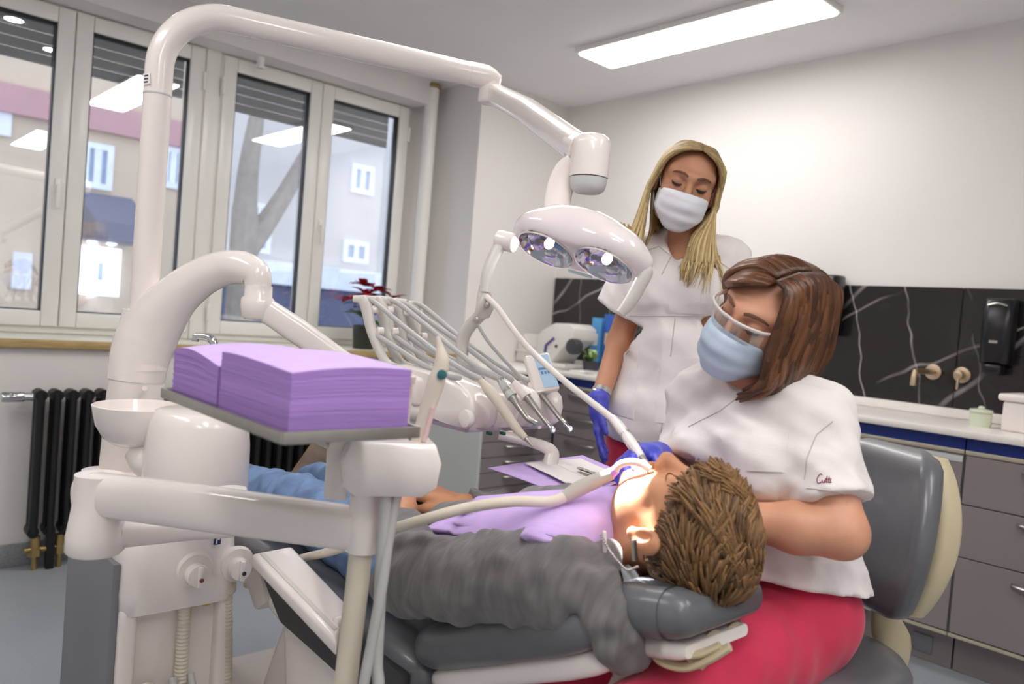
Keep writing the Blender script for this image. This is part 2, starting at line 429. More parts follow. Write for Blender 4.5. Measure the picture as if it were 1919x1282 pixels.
for k, (yy, xx, r) in enumerate(((2.835, -3.99, .042), (1.745, -4.02, .02))):
    z0 = .951 if k == 0 else 2.40
    p = emit('heating_pipe', cyl((xx, yy, z0), (xx, yy, HCEIL), r, 20), M['upvc'], origin=(xx, yy, z0))
    tag(p, 'white painted riser pipe in the window recess corner' if k == 0 else 'thin white pipe stub by the shutter box', 'pipe')
    if k == 0:
        emit('collar', lathe([(r+.002, 0), (r+.014, .004), (r+.010, .02), (r+.002, .03)], (xx, yy, HCEIL-.035), seg=20), M['brass'], p, label='brass coloured collar')

# glass panes: clear pane that also mirrors the bright room
def glass_mat():
    m = bpy.data.materials.new('window_glass'); m.use_nodes = True; nt = m.node_tree; nt.nodes.clear()
    o = nt.nodes.new('ShaderNodeOutputMaterial'); mx = nt.nodes.new('ShaderNodeMixShader'); t = nt.nodes.new('ShaderNodeBsdfTransparent')
    g = nt.nodes.new('ShaderNodeBsdfGlossy'); g.inputs['Roughness'].default_value = .0; g.inputs['Color'].default_value = (1, 1, 1, 1)
    t.inputs['Color'].default_value = (.86, .90, .93, 1)
    n = nt.nodes.new('ShaderNodeTexNoise'); n.inputs['Scale'].default_value = 1.2
    b = nt.nodes.new('ShaderNodeBump'); b.inputs['Strength'].default_value = .02; nt.links.new(n.outputs['Fac'], b.inputs['Height']); nt.links.new(b.outputs['Normal'], g.inputs['Normal'])
    mx.inputs[0].default_value = .22
    nt.links.new(t.outputs[0], mx.inputs[1]); nt.links.new(g.outputs[0], mx.inputs[2]); nt.links.new(mx.outputs[0], o.inputs['Surface'])
    return m
M['glass'] = glass_mat()
XW = XWIN
def bar_frame(y0, y1, z0, z1, w, x0, x1, bev=.004):
    return join(box((x0, y0, z0), (x1, y0+w, z1), bev), box((x0, y1-w, z0), (x1, y1, z1), bev),
                box((x0, y0+w, z0), (x1, y1-w, z0+w), bev), box((x0, y0+w, z1-w), (x1, y1-w, z1), bev))
def window(n, y0, ym, y1, hside):
    r = sroot('window_%d' % n, (XW, (y0+y1)/2, .95))
    emit('window_frame', bar_frame(y0, y1, .952, 2.46, .038, XW-.06, XW+.02), M['upvc'], r)
    for k, (a, b) in enumerate(((y0+.012, ym-.002), (ym+.002, y1-.012))):
        s = emit('sash', bar_frame(a, b, .985, 2.445, .072, XW-.035, XW+.042, .007), M['upvc'], r)
        emit('gasket', bar_frame(a+.068, b-.068, 1.053, 2.377, .009, XW-.01, XW+.030, 0), M['gasket'], s)
        emit('pane', box((XW-.006, a+.07, 1.055), (XW+.0, b-.07, 2.375)), M['glass'], s, smooth=False)
        hy = a if k == 0 else b
        for hz in (1.10, 2.28):
            emit('hinge', cyl((XW+.048, hy, hz-.045), (XW+.048, hy, hz+.045), .009, 10, .003), M['upvc'], s)
        if k == hside:
            hy = (b-.036) if k == 0 else (a+.036)
            emit('handle', join(box((XW+.040, hy-.014, 1.60), (XW+.052, hy+.014, 1.67), .005), cyl((XW+.05, hy, 1.635), (XW+.075, hy, 1.635), .009, 10),
                 box((XW+.066, hy-.009, 1.53), (XW+.08, hy+.009, 1.645), .005)), M['upvc'], s)
    return r
window(1, .30, .90, 1.505, 0)
window(2, 1.58, 2.165, 2.775, 1)
struct('trim_4', box((XW-.07, 1.505, .952), (XW+.03, 1.58, 2.46), .006), M['upvc'])   # post between the windows
struct('trim_5', box((XW-.07, 2.775, .952), (XW+.0, YJ, 2.50)), M['wall'])

# exterior roller shutters, partly lowered: each slat a piece
M['slat'] = mat('grey_shutter_slat', '77787a', .5, var=.04)
slat0 = None
for k, (a, b, n) in enumerate(((.36, 1.46, 5), (1.62, 2.74, 5))):
    sh = root('roller_shutter', ['grey slatted roller shutter outside, above the window nearer the chrome radiator valve', 'grey slatted roller shutter outside, above the window with the potted flower'][k], 'shutter', (XW-.16, (a+b)/2, 2.5))
    for i in range(n):
        z = 2.46-i*.05
        emit('slat', box((XW-.168, a, z-.047), (XW-.155, b, z), .005, 1), M['slat'], sh)

# ceiling light panels (lamps of the room, one of them added for brightness)
def lamp_mat(st, col=(1, .955, .93)):
    m = bpy.data.materials.new('light_diffuser'); m.use_nodes = True; nt = m.node_tree; nt.nodes.clear()
    o = nt.nodes.new('ShaderNodeOutputMaterial'); e = nt.nodes.new('ShaderNodeEmission'); e.inputs['Color'].default_value = (*col, 1); e.inputs['Strength'].default_value = st
    nt.links.new(e.outputs[0], o.inputs['Surface']); return m
M['panel'] = lamp_mat(PANEL_STRENGTH)
M['spotlamp'] = lamp_mat(14)
def ceiling_panel(x0, x1, y0, y1, label):
    r = root('ceiling_light_panel', label, 'ceiling light', ((x0+x1)/2, (y0+y1)/2, HCEIL-.03), 'ceiling light panels')
    emit('housing', join(box((x0-.012, y0-.012, HCEIL-.028), (x1+.012, y1+.012, HCEIL), .004)), M['upvc'], r)
    pl = [(x0+(x1-x0)/2+p[0], (y0+y1)/2+p[1], HCEIL-.029) for p in rrect(x1-x0, y1-y0, .02)]
    emit('diffuser', prism(pl, (0, 0, -.004)), M['panel'], r, smooth=False, label='glowing white diffuser')
ceiling_panel(-2.82, -1.58, 2.89, 3.155, 'long white glowing light panel on the ceiling by the back wall')
ceiling_panel(-2.82, -1.58, 1.57, 1.835, 'long white glowing ceiling panel mirrored in the window, above the operating light')
ceiling_panel(-2.4, -1.2, -.45, -.185, 'long white glowing ceiling light panel over the near half of the room')
ceiling_panel(-.55, .65, .45, .715, 'added long white glowing ceiling panel brightening the dental unit, between the other near panels')  # extra panel out of view, added to brighten the foreground unit
ceiling_panel(.1, 1.3, 1.57, 1.835, 'long white glowing ceiling light panel on the side away from the windows')
ceiling_panel(.1, 1.3, -.45, -.185, 'long white glowing ceiling light panel in the near corner away from the windows')
for x, y in ((-3.28, .80), (-2.85, 1.07)):
    d = root('downlight', 'round ceiling downlight close to the window recess' if x < -3 else 'round ceiling downlight between the window recess and the long panels', 'ceiling light', (x, y, HCEIL-.02), 'round downlights')
    emit('ring', lathe([(.045, 0), (.062, -.004), (.064, .02), (.045, .02)], (x, y, HCEIL-.02), seg=24, cap=False), M['upvc'], d)
    emit('diffuser', lathe([(.0, -.001), (.046, -.001), (.046, .012), (.0, .012)], (x, y, HCEIL-.018), seg=24), M['spotlamp'], d, label='glowing round disc')

# ------------------------------------------------------------------ outside: street facades and a tree
M['facade'] = mat('ochre_render', 'c9b39a', .85, var=.06, vscale=1.5)
M['facade2'] = mat('pale_render', 'c3bcb6', .85, var=.06, vscale=1.5)
M['pink'] = mat('pink_render_band', 'b98a8c', .85, var=.05)
M['fwin'] = mat('far_window_glass', '8fa0b8', .1, var=.1)
M['fframe'] = mat('far_window_frame', 'e6e8ee', .5)
M['awning'] = mat('slate_blue_awning', '5b5f78', .8, var=.05)
M['bark'] = mat('grey_bark', '8d8378', .9, var=.2, vscale=12, bump=.4, bscale=20)
M['road'] = mat('asphalt', '55585f', .9, var=.1, vscale=3)
M['litwin'] = mat('lit_shop_window', 'f2f4ff', .3, emit_='eef2ff', estr=2.2)
XF = -13.0
g = emit('street', box((-30, -12, -2.6), (-4.6, 30, -2.5)), M['road']); g['kind'] = 'structure'
def fp(px, py): return onp(px, py, 0, XF)
def facade(name, label, ya, yb, m, wins, extra=()):
    r = root(name, label, 'building', (XF-1, (ya+yb)/2, -2.5))
    emit('wall', box((XF-4, ya, -2.5), (XF, yb, 9)), m, r)
    for (p0, p1) in wins:
        a, b = fp(*p0), fp(*p1); y0, y1 = sorted((a.y, b.y)); z0, z1 = sorted((a.z, b.z))
        f = emit('window', bar_frame(y0, y1, z0, z1, .09, XF-.02, XF+.06, 0), M['fframe'], r)
        emit('pane', join(box((XF-.01, y0+.08, z0+.08), (XF+.02, (y0+y1)/2-.04, z1-.08)), box((XF-.01, (y0+y1)/2+.04, z0+.08), (XF+.02, y1-.08, z1-.08))), M['fwin'], f)
        emit('mullion', box((XF-.01, (y0+y1)/2-.05, z0+.085), (XF+.05, (y0+y1)/2+.05, z1-.085)), M['fframe'], f)
    return r
yb1 = fp(350, 400).y
fa = facade('ochre_building', 'ochre rendered building with pink band and awning across the street', -4, yb1, M['facade'],
            [((150, 350), (213, 275)), ((-20, 250), (22, 205)), ((300, 350), (345, 280)), ((20, 540), (60, 475))])
emit('pink_band', box((XF-.05, -4, fp(200, 250).z), (XF+.12, yb1, fp(200, 200).z)), M['pink'], fa)
sf = emit('shop_front', bar_frame(fp(128, 500).y, fp(222, 500).y, fp(170, 552).z, fp(170, 462).z, .22, XF, XF+.1, 0), M['litwin'], fa, label='brightly lit white shop window')
emit('shop_glass', box((XF+.01, fp(128, 500).y, fp(170, 552).z), (XF+.05, fp(222, 500).y, fp(170, 462).z)), M['fwin'], fa)
emit('shop_mullion', box((XF, fp(164, 500).y, fp(170, 552).z), (XF+.1, fp(180, 500).y, fp(170, 462).z)), M['litwin'], fa)
for px, py in ((167, 448), (204, 452)):
    c = fp(px, py); emit('wall_lamp', lathe([(.0, -.08), (.07, -.05), (.07, .05), (0, .08)], (XF+.16, c.y, c.z), seg=14), M['litwin'], fa, label='glowing wall lamp')
a, b = fp(140, 430), fp(245, 372)
emit('awning', prism([(XF, a.y, b.z), (XF+1.1, a.y, a.z+.1), (XF+1.1, a.y, a.z-.15), (XF, a.y, a.z-.15)], (0, fp(245, 400).y-a.y, 0)), M['awning'], fa, label='slate blue shop awning')
fb = facade('pale_building', 'pale rendered building across the street behind the bare tree', yb1+.05, 16, M['facade2'],
            [((450, 470), (510, 385)), ((560, 480), (590, 420)), ((655, 360), (700, 315)), ((640, 490), (690, 455))])
emit('cornice', box((XF, yb1+.05, fp(600, 520).z-.2), (XF+.2, 16, fp(600, 500).z)), M['fframe'], fb)
emit('dark_base', box((XF, yb1+.05, -2.5), (XF+.08, 16, fp(600, 525).z)), M['awning'], fb)
XT = -8.5
tr = root('street_tree', 'bare forked tree trunk on the street outside the window', 'tree', (XT, onp(450, 500, 0, XT).y, -2.5))
base = onp(452, 560, 0, XT); base.z = -2.5
emit('trunk', tube([base, onp(455, 470, 0, XT), onp(460, 380, 0, XT), onp(468, 300, 0, XT), onp(485, 200, 0, XT)], [.16, .15, .13, .11, .08], 10, sm=4), M['bark'], tr)
emit('branch', tube([onp(458, 480, 0, XT), onp(490, 430, 0, XT), onp(530, 370, 0, XT-.1), onp(570, 300, 0, XT-.2), onp(620, 210, 0, XT-.3)], [.11, .12, .10, .09, .06], 10, sm=4), M['bark'], tr)

# ------------------------------------------------------------------ radiator
rad = root('column_radiator', 'long black column radiator under the window sill', 'radiator', (-3.63, 1.4, .10))
def section(y):
    p = []
    for x in (-3.66, -3.615):
        p.append(tube([(x, y, .155), (x, y, .735)], (.017, .0265), 12))
    p.append(tube([(-3.675, y, .165), (-3.6, y, .165)], (.022, .026), 10)); p.append(tube([(-3.675, y, .728), (-3.6, y, .728)], (.024, .024), 10))
    p.append(box((-3.668, y-.006, .16), (-3.608, y+.006, .73)))
    return join(*p)
y = .745; first = None
while y < 2.12:
    if first is None: first = emit('section', section(y), M['iron'], rad); y00 = y
    else:
        c = first.copy(); COL.objects.link(c); c.parent = rad; c.location = (0, y-y00, 0)
    y += .0585
for yy in (.80, 1.98): emit('foot', box((-3.65, yy, 0), (-3.61, yy+.03, .15), .003), M['iron'], rad)
emit('valve', join(cyl((-3.635, .72, .72), (-3.635, .69, .72), .017, 14), cyl((-3.635, .69, .72), (-3.635, .61, .72), .021, 18, .004)), M['chrome'], rad, label='chrome thermostatic valve head')
vb = onp(75, 1015, 0, -3.63)
emit('fitting', join(cyl((-3.63, .76, .14), (-3.63, .76, .07), .018, 12), cyl((-3.63, .85, .14), (-3.63, .85, .07), .018, 12), cyl((-3.63, .72, .085), (-3.63, .88, .085), .012, 12), cyl((-3.63, .76, .06), (-3.63, .76, .09), .026, 6), cyl((-3.63, .85, .06), (-3.63, .85, .09), .026, 6)), M['brass'], rad, label='brass valve fittings')
for yy in (.76, .85): emit('pipe', cyl((-3.63, yy, .0), (-3.63, yy, .07), .010, 10), M['brass'], rad)

# ------------------------------------------------------------------ fitted units
YF, XL = 3.19, -3.07         # cabinet front planes
def marble_mat():
    m = mat('black_marble', '222021', .16, var=.25, vscale=3, coat=.2); n, l, b = nodes(m)
    tc = n.new('ShaderNodeTexCoord'); base = b.inputs['Base Color'].links[0].from_socket
    for sc_, rot, lo_, dist, seedv in ((.50, (0, -.80, .0), .9965, 2.6, 0), (.85, (0, -1.15, .0), .9985, 3.2, 3.1), (1.3, (0, .25, 0), .9992, 4.0, 7.7)):
        mp = n.new('ShaderNodeMapping'); l.new(tc.outputs['Object'], mp.inputs['Vector']); mp.inputs['Rotation'].default_value = rot; mp.inputs['Location'].default_value = (seedv, 0, seedv)
        wv = n.new('ShaderNodeTexWave'); wv.wave_type = 'BANDS'; wv.bands_direction = 'X'; wv.inputs['Scale'].default_value = sc_; wv.inputs['Distortion'].default_value = dist; wv.inputs['Detail'].default_value = 4; wv.inputs['Detail Scale'].default_value = .8; wv.inputs['Detail Roughness'].default_value = .62
        l.new(mp.outputs[0], wv.inputs['Vector'])
        r = n.new('ShaderNodeValToRGB'); r.color_ramp.elements[0].position = lo_; r.color_ramp.elements[1].position = 1.0
        r.color_ramp.elements[0].color = (0, 0, 0, 1); r.color_ramp.elements[1].color = (.34, .32, .31, 1); l.new(wv.outputs['Fac'], r.inputs['Fac'])
        n3 = n.new('ShaderNodeTexNoise'); n3.inputs['Scale'].default_value = 2.6; l.new(mp.outputs[0], n3.inputs['Vector'])
        r3 = n.new('ShaderNodeValToRGB'); r3.color_ramp.elements[0].position = .40; r3.color_ramp.elements[1].position = .62; l.new(n3.outputs['Fac'], r3.inputs['Fac'])
        mu = n.new('ShaderNodeMixRGB'); mu.blend_type = 'MULTIPLY'; mu.inputs[0].default_value = 1; l.new(r.outputs[0], mu.inputs[1]); l.new(r3.outputs[0], mu.inputs[2])
        ad = n.new('ShaderNodeMixRGB'); ad.blend_type = 'ADD'; ad.inputs[0].default_value = 1; l.new(base, ad.inputs[1]); l.new(mu.outputs[0], ad.inputs[2]); base = ad.outputs[0]
    l.new(base, b.inputs['Base Color']); return m
M['marble'] = marble_mat()
bs = root('marble_backsplash', 'black marble backsplash with white veins above the worktop', 'backsplash', (-1.7, YBACK-.01, .96))
xs = [-3.625, -3.58+1.2, -1.172, .03, 1.2]; xs = [-3.628, -2.375, -1.172, .03, 1.23]
for a, b in zip(xs[:-1], xs[1:]): emit('marble_panel', box((a+.0015, YBACK-.014, .962), (b-.0015, YBACK-.001, 1.48), .0015, 1), M['marble'], bs)
# painted-on veins are the material's; worktop
wt = root('worktop', 'white stone worktop running along the back wall and round the corner', 'worktop', (-1.5, 3.4, .9))
emit('top_slab', join(box((XL-.015, 3.155, .892), (1.3, YBACK-.002, .92), .007), box((XWALL+.002, 2.63, .892), (XL+.02, YBACK-.002, .92), .007)), M['worktop'], wt)
emit('upstand', box((XWALL+.02, YBACK-.03, .921), (1.23, YBACK-.001, .961), .003), M['worktop'], bs, label='white stone upstand')
def handle_x(x0, x1, z, y=YF):
    xm = (x0+x1)/2; h = (x1-x0)/2
    return tube([(x0, y+.002, z), (x0+.02, y-.02, z), (xm, y-.03, z), (x1-.02, y-.02, z), (x1, y+.002, z)], [(.006, .004), (.010, .006), (.011, .006), (.010, .006), (.006, .004)], 8, sm=4, up=(0, 0, 1))
def handle_y(y0, y1, z, x=XL):
    ym = (y0+y1)/2
    return tube([(x-.002, y0, z), (x+.02, y0+.02, z), (x+.03, ym, z), (x+.02, y1-.02, z), (x-.002, y1, z)], [(.006, .004), (.010, .006), (.011, .006), (.010, .006), (.006, .004)], 8, sm=4, up=(0, 0, 1))
def cabinet(x0, x1, zs, label, door=False):
    r = root('base_cabinet', label, 'cabinet', ((x0+x1)/2, 3.4, 0), 'grey base cabinets')
    emit('body', box((x0+.002, YF+.02, .165), (x1-.002, YBACK-.005, .888)), M['cabside'], r)
    emit('blue_fascia', box((x0+.001, YF+.002, .846), (x1-.001, YF+.02, .889)), M['blue'], r, label='navy blue strip under the worktop')
    emit('top_rail', box((x0+.001, YF-.004, .829), (x1-.001, YF+.02, .845), .002), M['rail'], r)
    emit('plinth', box((x0+.002, YF+.085, .002), (x1-.002, YF+.1, .15)), M['cab'], r)
    emit('lower_rail', box((x0+.001, YF-.004, .15), (x1-.001, YF+.03, .163), .002), M['rail'], r)
    for a, b in zip(zs[:-1], zs[1:]):
        d = emit('door' if door else 'drawer_front', box((x0+.003, YF-.001, a+.002), (x1-.003, YF+.019, b-.002), .0015, 1), M['cab'], r)
        if door: emit('grip_strip', box((x0+.003, YF-.006, b-.03), (x1-.003, YF-.001, b-.006), .002), M['cabside'], d, label='pale grip strip')
        else:
            hz = b-.03 if b-a < .2 else b-.05
            emit('handle', handle_x((x0+x1)/2-.11, (x0+x1)/2+.11, hz), M['steel'], d)
    return r
cabinet(-.957, -.36, (.165, .45, .645, .828), 'grey drawer cabinet under the white lidded box')
cabinet(-.357, .24, (.165, .45, .645, .828), 'grey drawer cabinet at the end of the row, past the white lidded box')
cabinet(-1.56, -.96, (.165, .828), 'grey sink cabinet with one door and pale grip strip, behind the stool', True)
cabinet(-2.16, -1.563, (.165, .828), 'grey single-door cabinet behind the seated dentist', True)
cabinet(-2.64, -2.163, (.165, .40, .53, .66, .828), 'grey drawer cabinet behind the standing assistant')
cabinet(-3.06, -2.643, (.165, .40, .565, .70, .828), 'grey drawer cabinet in the inside corner of the units')
emit('plinth_vent', box((-1.10, YF+.078, .03), (-1.03, YF+.086, .10), .003), M['grey_panel'], [o for o in bpy.data.objects if o.name.startswith('base_cabinet') and 'sink' in o['label']][0], label='small plinth vent plate')
r = root('base_cabinet', 'grey narrow-drawer cabinet with pale side panel by the window wall', 'cabinet', (-3.35, 2.9, 0), 'grey base cabinets')
emit('body', box((XWALL+.003, 2.668, .1), (XL-.02, 3.20, .888)), M['cabside'], r)
emit('side_panel', box((XWALL+.003, 2.65, .0), (XL+.0, 2.668, .845), .001, 1), M['cabside'], r, label='pale grey side panel')
emit('blue_fascia', join(box((XL-.02, 2.65, .846), (XL-.002, 3.188, .889)), box((XWALL+.003, 2.652, .846), (XL-.02, 2.668, .889))), M['blue'], r, label='navy blue strip under the worktop')
zs = (.16, .285, .365, .447, .53, .61, .72, .842)
for a, b in zip(zs[:-1], zs[1:]):
    d = emit('drawer_front', box((XL-.019, 2.67, a+.002), (XL+.001, 3.188, b-.002), .0015, 1), M['cab'], r)
    emit('handle', handle_y(2.83, 3.05, b-.025), M['steel'], d)
emit('plinth', box((XL-.1, 2.67, .002), (XL-.085, 3.188, .15)), M['cab'], r)
emit('lower_rail', box((XL-.03, 2.67, .15), (XL+.003, 3.188, .158)), M['rail'], r)

# things on and above the worktop ------------------------------------------------
def onb(px, py, y=YBACK-.015): return onp(px, py, 1, y)
t = root('wall_tap', 'brushed nickel wall tap spout with round plate on black marble', 'tap', onb(1750, 697))
c = onb(1750, 697)
emit('wall_plate', cyl(c, c+Vector((0, -.012, 0)), .034, 28, .003), M['nickel'], t)
emit('spout', tube([c+Vector((0, -.01, 0)), c+Vector((0, -.19, 0)), c+Vector((0, -.215, -.01)), c+Vector((0, -.222, -.04)), c+Vector((0, -.222, -.06))], .0125, 14, sm=4), M['nickel'], t)
c = onb(1804, 703); t = root('tap_lever', 'brushed nickel mixer lever on round plate beside the spout', 'tap', c)
emit('wall_plate', cyl(c, c+Vector((0, -.012, 0)), .034, 28, .003), M['nickel'], t)
emit('knob', cyl(c+Vector((0, -.01, 0)), c+Vector((0, -.06, 0)), .018, 18, .003), M['nickel'], t)
emit('lever', cyl(c+Vector((.0, -.05, 0)), c+Vector((.0, -.055, -.062)), .006, 10, .002), M['nickel'], t)
def dispenser(label, c, w, h, d, soap):
    t = root('soap_dispenser' if soap else 'towel_dispenser', label, 'dispenser', c)
    x, y, z = c
    def sec(zz, ww, dd): return [(x+p[0], y-d/2*0+p[1]-dd/2+0, zz) for p in rrect(ww, dd, min(ww, dd)*.3, 4)]
    y_ = YBACK-.014
    rings = [[(x+p[0], y_-dd/2+p[1], zz) for p in rrect(ww, dd, min(ww, dd)*.33, 4)] for zz, ww, dd in ((z, w*.9, d*.8), (z+.01, w*.96, d*.95), (z+h*.5, w, d), (z+h-.012, w*.97, d*.95), (z+h, w*.9, d*.82))]
    emit('cover', loft(rings), M['black'], t, smooth=50)
    if soap:
        emit('push_bar', obox((x, y_-d*.6, z-.02), w*.55, d*.7, .045, (1, 0, 0), (0, 1, 0), .012, 3), M['black'], t)
        emit('logo_plate', box((x-.018, y_-d-.0015, z+h*.32), (x+.012, y_-d*.985, z+h*.36)), M['steel'], t, label='small silver logo plate')
        emit('window_slot', tube([(x-w*.3, y_-d*.98, z+h-.03), (x, y_-d*1.0, z+h-.022), (x+w*.3, y_-d*.98, z+h-.03)], .004, 6, sm=4), M['steel'], t)
    else: emit('lock', cyl((x+w*.3, y_-d-.002, z+h*.42), (x+w*.3, y_-d*.97, z+h*.42), .006, 10), M['steel'], t)
c = onb(1872, 690); dispenser('black wall soap dispenser beside the mixer lever', (c.x, c.y, 1.165), .118, .27, .10, True)
c = onb(1545, 630); dispenser('black paper towel dispenser on the marble beside the dentist', (-1.79, c.y, 1.235), .24, .285, .12, False)
# white storage box and small glass pot on the worktop
c = onp(1925, 800, 1, 3.42)
t = root('storage_box', 'white lidded plastic box on the worktop below the soap dispenser', 'box', (-.80, 3.42, .92))
emit('tub', box((-.90, 3.36, .92), (-.56, 3.60, 1.035), .012, 3), M['white2'], t); emit('lid', box((-.915, 3.345, 1.035), (-.545, 3.615, 1.062), .01, 3), M['white2'], t)
c = onp(1845, 800, 1, 3.40)
t = root('small_pot', 'small pale green glass pot with lid beside the white box', 'pot', (-.985, 3.42, .92))
M['pgreen'] = mat('pale_green_glass', 'd3dcc4', .15, var=.05, coat=.4)
emit('body', lathe([(.0, 0), (.036, 0), (.038, .01), (.038, .05), (.034, .055), (0, .055)], (-.985, 3.42, .92), seg=24), M['pgreen'], t)
emit('lid', lathe([(0, .055), (.04, .055), (.042, .06), (.040, .068), (.012, .072), (.010, .08), (0, .082)], (-.985, 3.42, .92), seg=24), M['pgreen'], t)

# sealing machine / microscope-like device on the corner of the worktop
M['dev'] = mat('off_white_device', 'dcdad4', .35, var=.02); M['dpurple'] = mat('violet_trim', '4b3a8c', .4)
dy = 3.42
def D(px, py, y=dy): return onp(px, py, 1, y)
t = root('bench_device', 'off white bench-top device with violet trim and dark knob on the worktop', 'device', (D(1050, 690).x, dy, .92))
poly = [D(1030, 650), D(1022, 690), D(1052, 690), D(1075, 655), D(1098, 640), D(1100, 617), D(1090, 608), D(1062, 607), D(1040, 620), D(1028, 634)]
poly = [Vector((p.x, dy-.11, max(p.z, .923))) for p in poly]
emit('housing', prism(poly, (0, .20, 0), .010, 2), M['dev'], t, smooth=40)
emit('base', box((D(1018, 690).x, dy-.12, .921), (D(1085, 690).x, dy+.12, .95), .01), M['dev'], t)
a, b = D(1024, 655, dy-.112), D(1038, 632, dy-.112)
emit('trim_strip', tube([D(1021, 660, dy-.115), D(1023, 647, dy-.115), D(1038, 634, dy-.115)], .008, 8), M['dpurple'], t, label='violet trim strip')
c = D(1083, 650, dy-.12); emit('knob', cyl(c, c+Vector((0, -.06, 0)), .045, 22, .008), M['dark'], t, label='dark round knob')
c = D(1043, 649, dy-.11); emit('button', cyl(c, c+Vector((0, -.008, 0)), .009, 12), M['dark'], t)
t = root('bench_device', 'pale low device tucked into the worktop corner by the wall', 'device', (-3.5, 3.45, .92))
c = D(1005, 660, 3.5)
emit('housing', prism([Vector((c.x-.07, 3.38, .922)), Vector((c.x+.09, 3.38, .922)), Vector((c.x+.07, 3.38, 1.03)), Vector((c.x+.0, 3.38, 1.11)), Vector((c.x-.05, 3.38, 1.05))], (0, .2, 0), .012), M['dev'], t, smooth=40)
emit('lid', box((c.x-.065, 3.372, .985), (c.x+.08, 3.385, 1.0), .004), M['dev'], t)
M['box1'] = mat('light_blue_carton', '5aa6e0', .5, var=.05); M['box2'] = mat('blue_carton', '2e62b8', .5, var=.05); M['green'] = mat('green_wrapper', '7aa04a', .5, var=.35, vscale=18)
for lb, (p0, p1), m_, yy, art in (('light blue carton with white patch leaning on the marble', ((1104, 672), (1128, 596)), 'box1', 3.58, 'paper'), ('darker blue carton with a pale picture beside the light blue one', ((1126, 676), (1152, 590)), 'box2', 3.56, 'cream')):
    a, b = D(*p0, yy), D(*p1, yy); t = root('carton', lb, 'box', ((a.x+b.x)/2, yy, .92), 'cartons on the worktop')
    emit('carton_body', box((a.x, yy, .922), (b.x, yy+.06, b.z), .002), M[m_], t)
    z = (.922+b.z)/2; emit('printed_patch', box((a.x+.015, yy-.0015, z-.01), (b.x-.02, yy, z+.06)), M[art], t)
    emit('printed_band', box((a.x+.004, yy-.001, .935), (b.x-.004, yy, .97)), M['box2'] if m_ == 'box1' else M['box1'], t)
c = D(1108, 672, 3.40)
t = root('flower_pot', 'little green and white potted plant beside the blue cartons', 'plant', (c.x, 3.40, .92))
emit('pot', lathe([(0, 0), (.04, 0), (.05, .06), (.045, .06), (0, .055)], (c.x, 3.40, .921), seg=20), M['dark'], t)
random.seed(4)
for k in range(16):
    a = random.uniform(0, 6.28); rr = random.uniform(.01, .06); p0 = Vector((c.x, 3.40, .975)); p1 = p0+Vector((rr*math.cos(a), rr*math.sin(a), random.uniform(.03, .075))); p2 = p1+Vector((.4*rr*math.cos(a), .4*rr*math.sin(a), -.012))
    emit('leaf', tube([p0, p1, p2], [(.004, .002), (.017, .003), (.004, .002)], 6, sm=3, up=(0, 0, 1)), M['green'] if k % 4 else M['paper'], t)
t = root('notepad', 'white paper pad lying flat on the worktop', 'paper', (D(1120, 690, 3.3).x, 3.3, .921))
c = D(1115, 690, 3.3); emit('cover', box((c.x-.12, 3.22, .921), (c.x+.14, 3.40, .930), .002), M['paper'], t); emit('sheet', obox((c.x+.05, 3.30, .932), .14, .17, .002, (1, .3, 0), (-.3, 1, 0)), M['cabside'], t)

# poinsettia on the window sill
c = onp(680, 655, 0, -3.86); cy = c.y
t = root('poinsettia', 'red poinsettia in a dark green glass pot on the window sill', 'plant', (-3.86, cy, .951))
emit('pot', lathe([(0, 0), (.058, 0), (.066, .10), (.066, .135), (.058, .135), (.055, .11), (0, .11)], (-3.86, cy, .952), seg=28), M['pot'], t)
emit('stem', tube([(-3.86, cy, 1.05), (-3.86, cy+.005, 1.16), (-3.855, cy, 1.25)], .006, 8, sm=3), M['leaf'], t)
random.seed(11)
def bract(p, d, L, wd, m, nm):
    d = d.normalized(); side = d.cross(Vector((0, 0, 1))).normalized(); upv = side.cross(d)
    pts = []; fs = []
    for i, (s, h, w_) in enumerate(((0, 0, .12), (.3, .05, .8), (.55, .06, 1.0), (.8, .01, .6), (1.0, -.07, .05))):
        q = p+d*(L*s)+upv*(L*h); pts += [q-side*(wd*w_*.5)+upv*(.1*wd*w_), q, q+side*(wd*w_*.5)+upv*(.1*wd*w_)]
    for i in range(4):
        for j in range(2): fs.append((i*3+j, i*3+j+1, i*3+j+4, i*3+j+3))
    v = np.array([tuple(q) for q in pts]); v2 = v-np.array(upv)*.0015
    n = len(v); f2 = [tuple(n+i for i in reversed(q)) for q in fs]
    emit(nm, (np.vstack([v, v2]), fs+f2), m, t, smooth=True)
for hx, hy, hz in ((0, -.02, 1.31), (.05, .12, 1.24), (.03, -.11, 1.23), (-.05, .05, 1.22), (.06, -.04, 1.26), (.02, .05, 1.29)):
    hc = Vector((-3.86+hx, cy+hy, hz))
    for k in range(9):
        a = k*2.4+random.uniform(-.2, .2); e = random.uniform(-.2, .45)
        bract(hc, Vector((math.cos(a), math.sin(a), e)), random.uniform(.075, .115), .055, M['red'], 'red_bract')
for k in range(16):
    a = k*2.4; bract(Vector((-3.86, cy, 1.11+.006*k)), Vector((math.cos(a), math.sin(a), random.uniform(-.3, .5))), random.uniform(.09, .15), .06, M['leaf'], 'leaf')
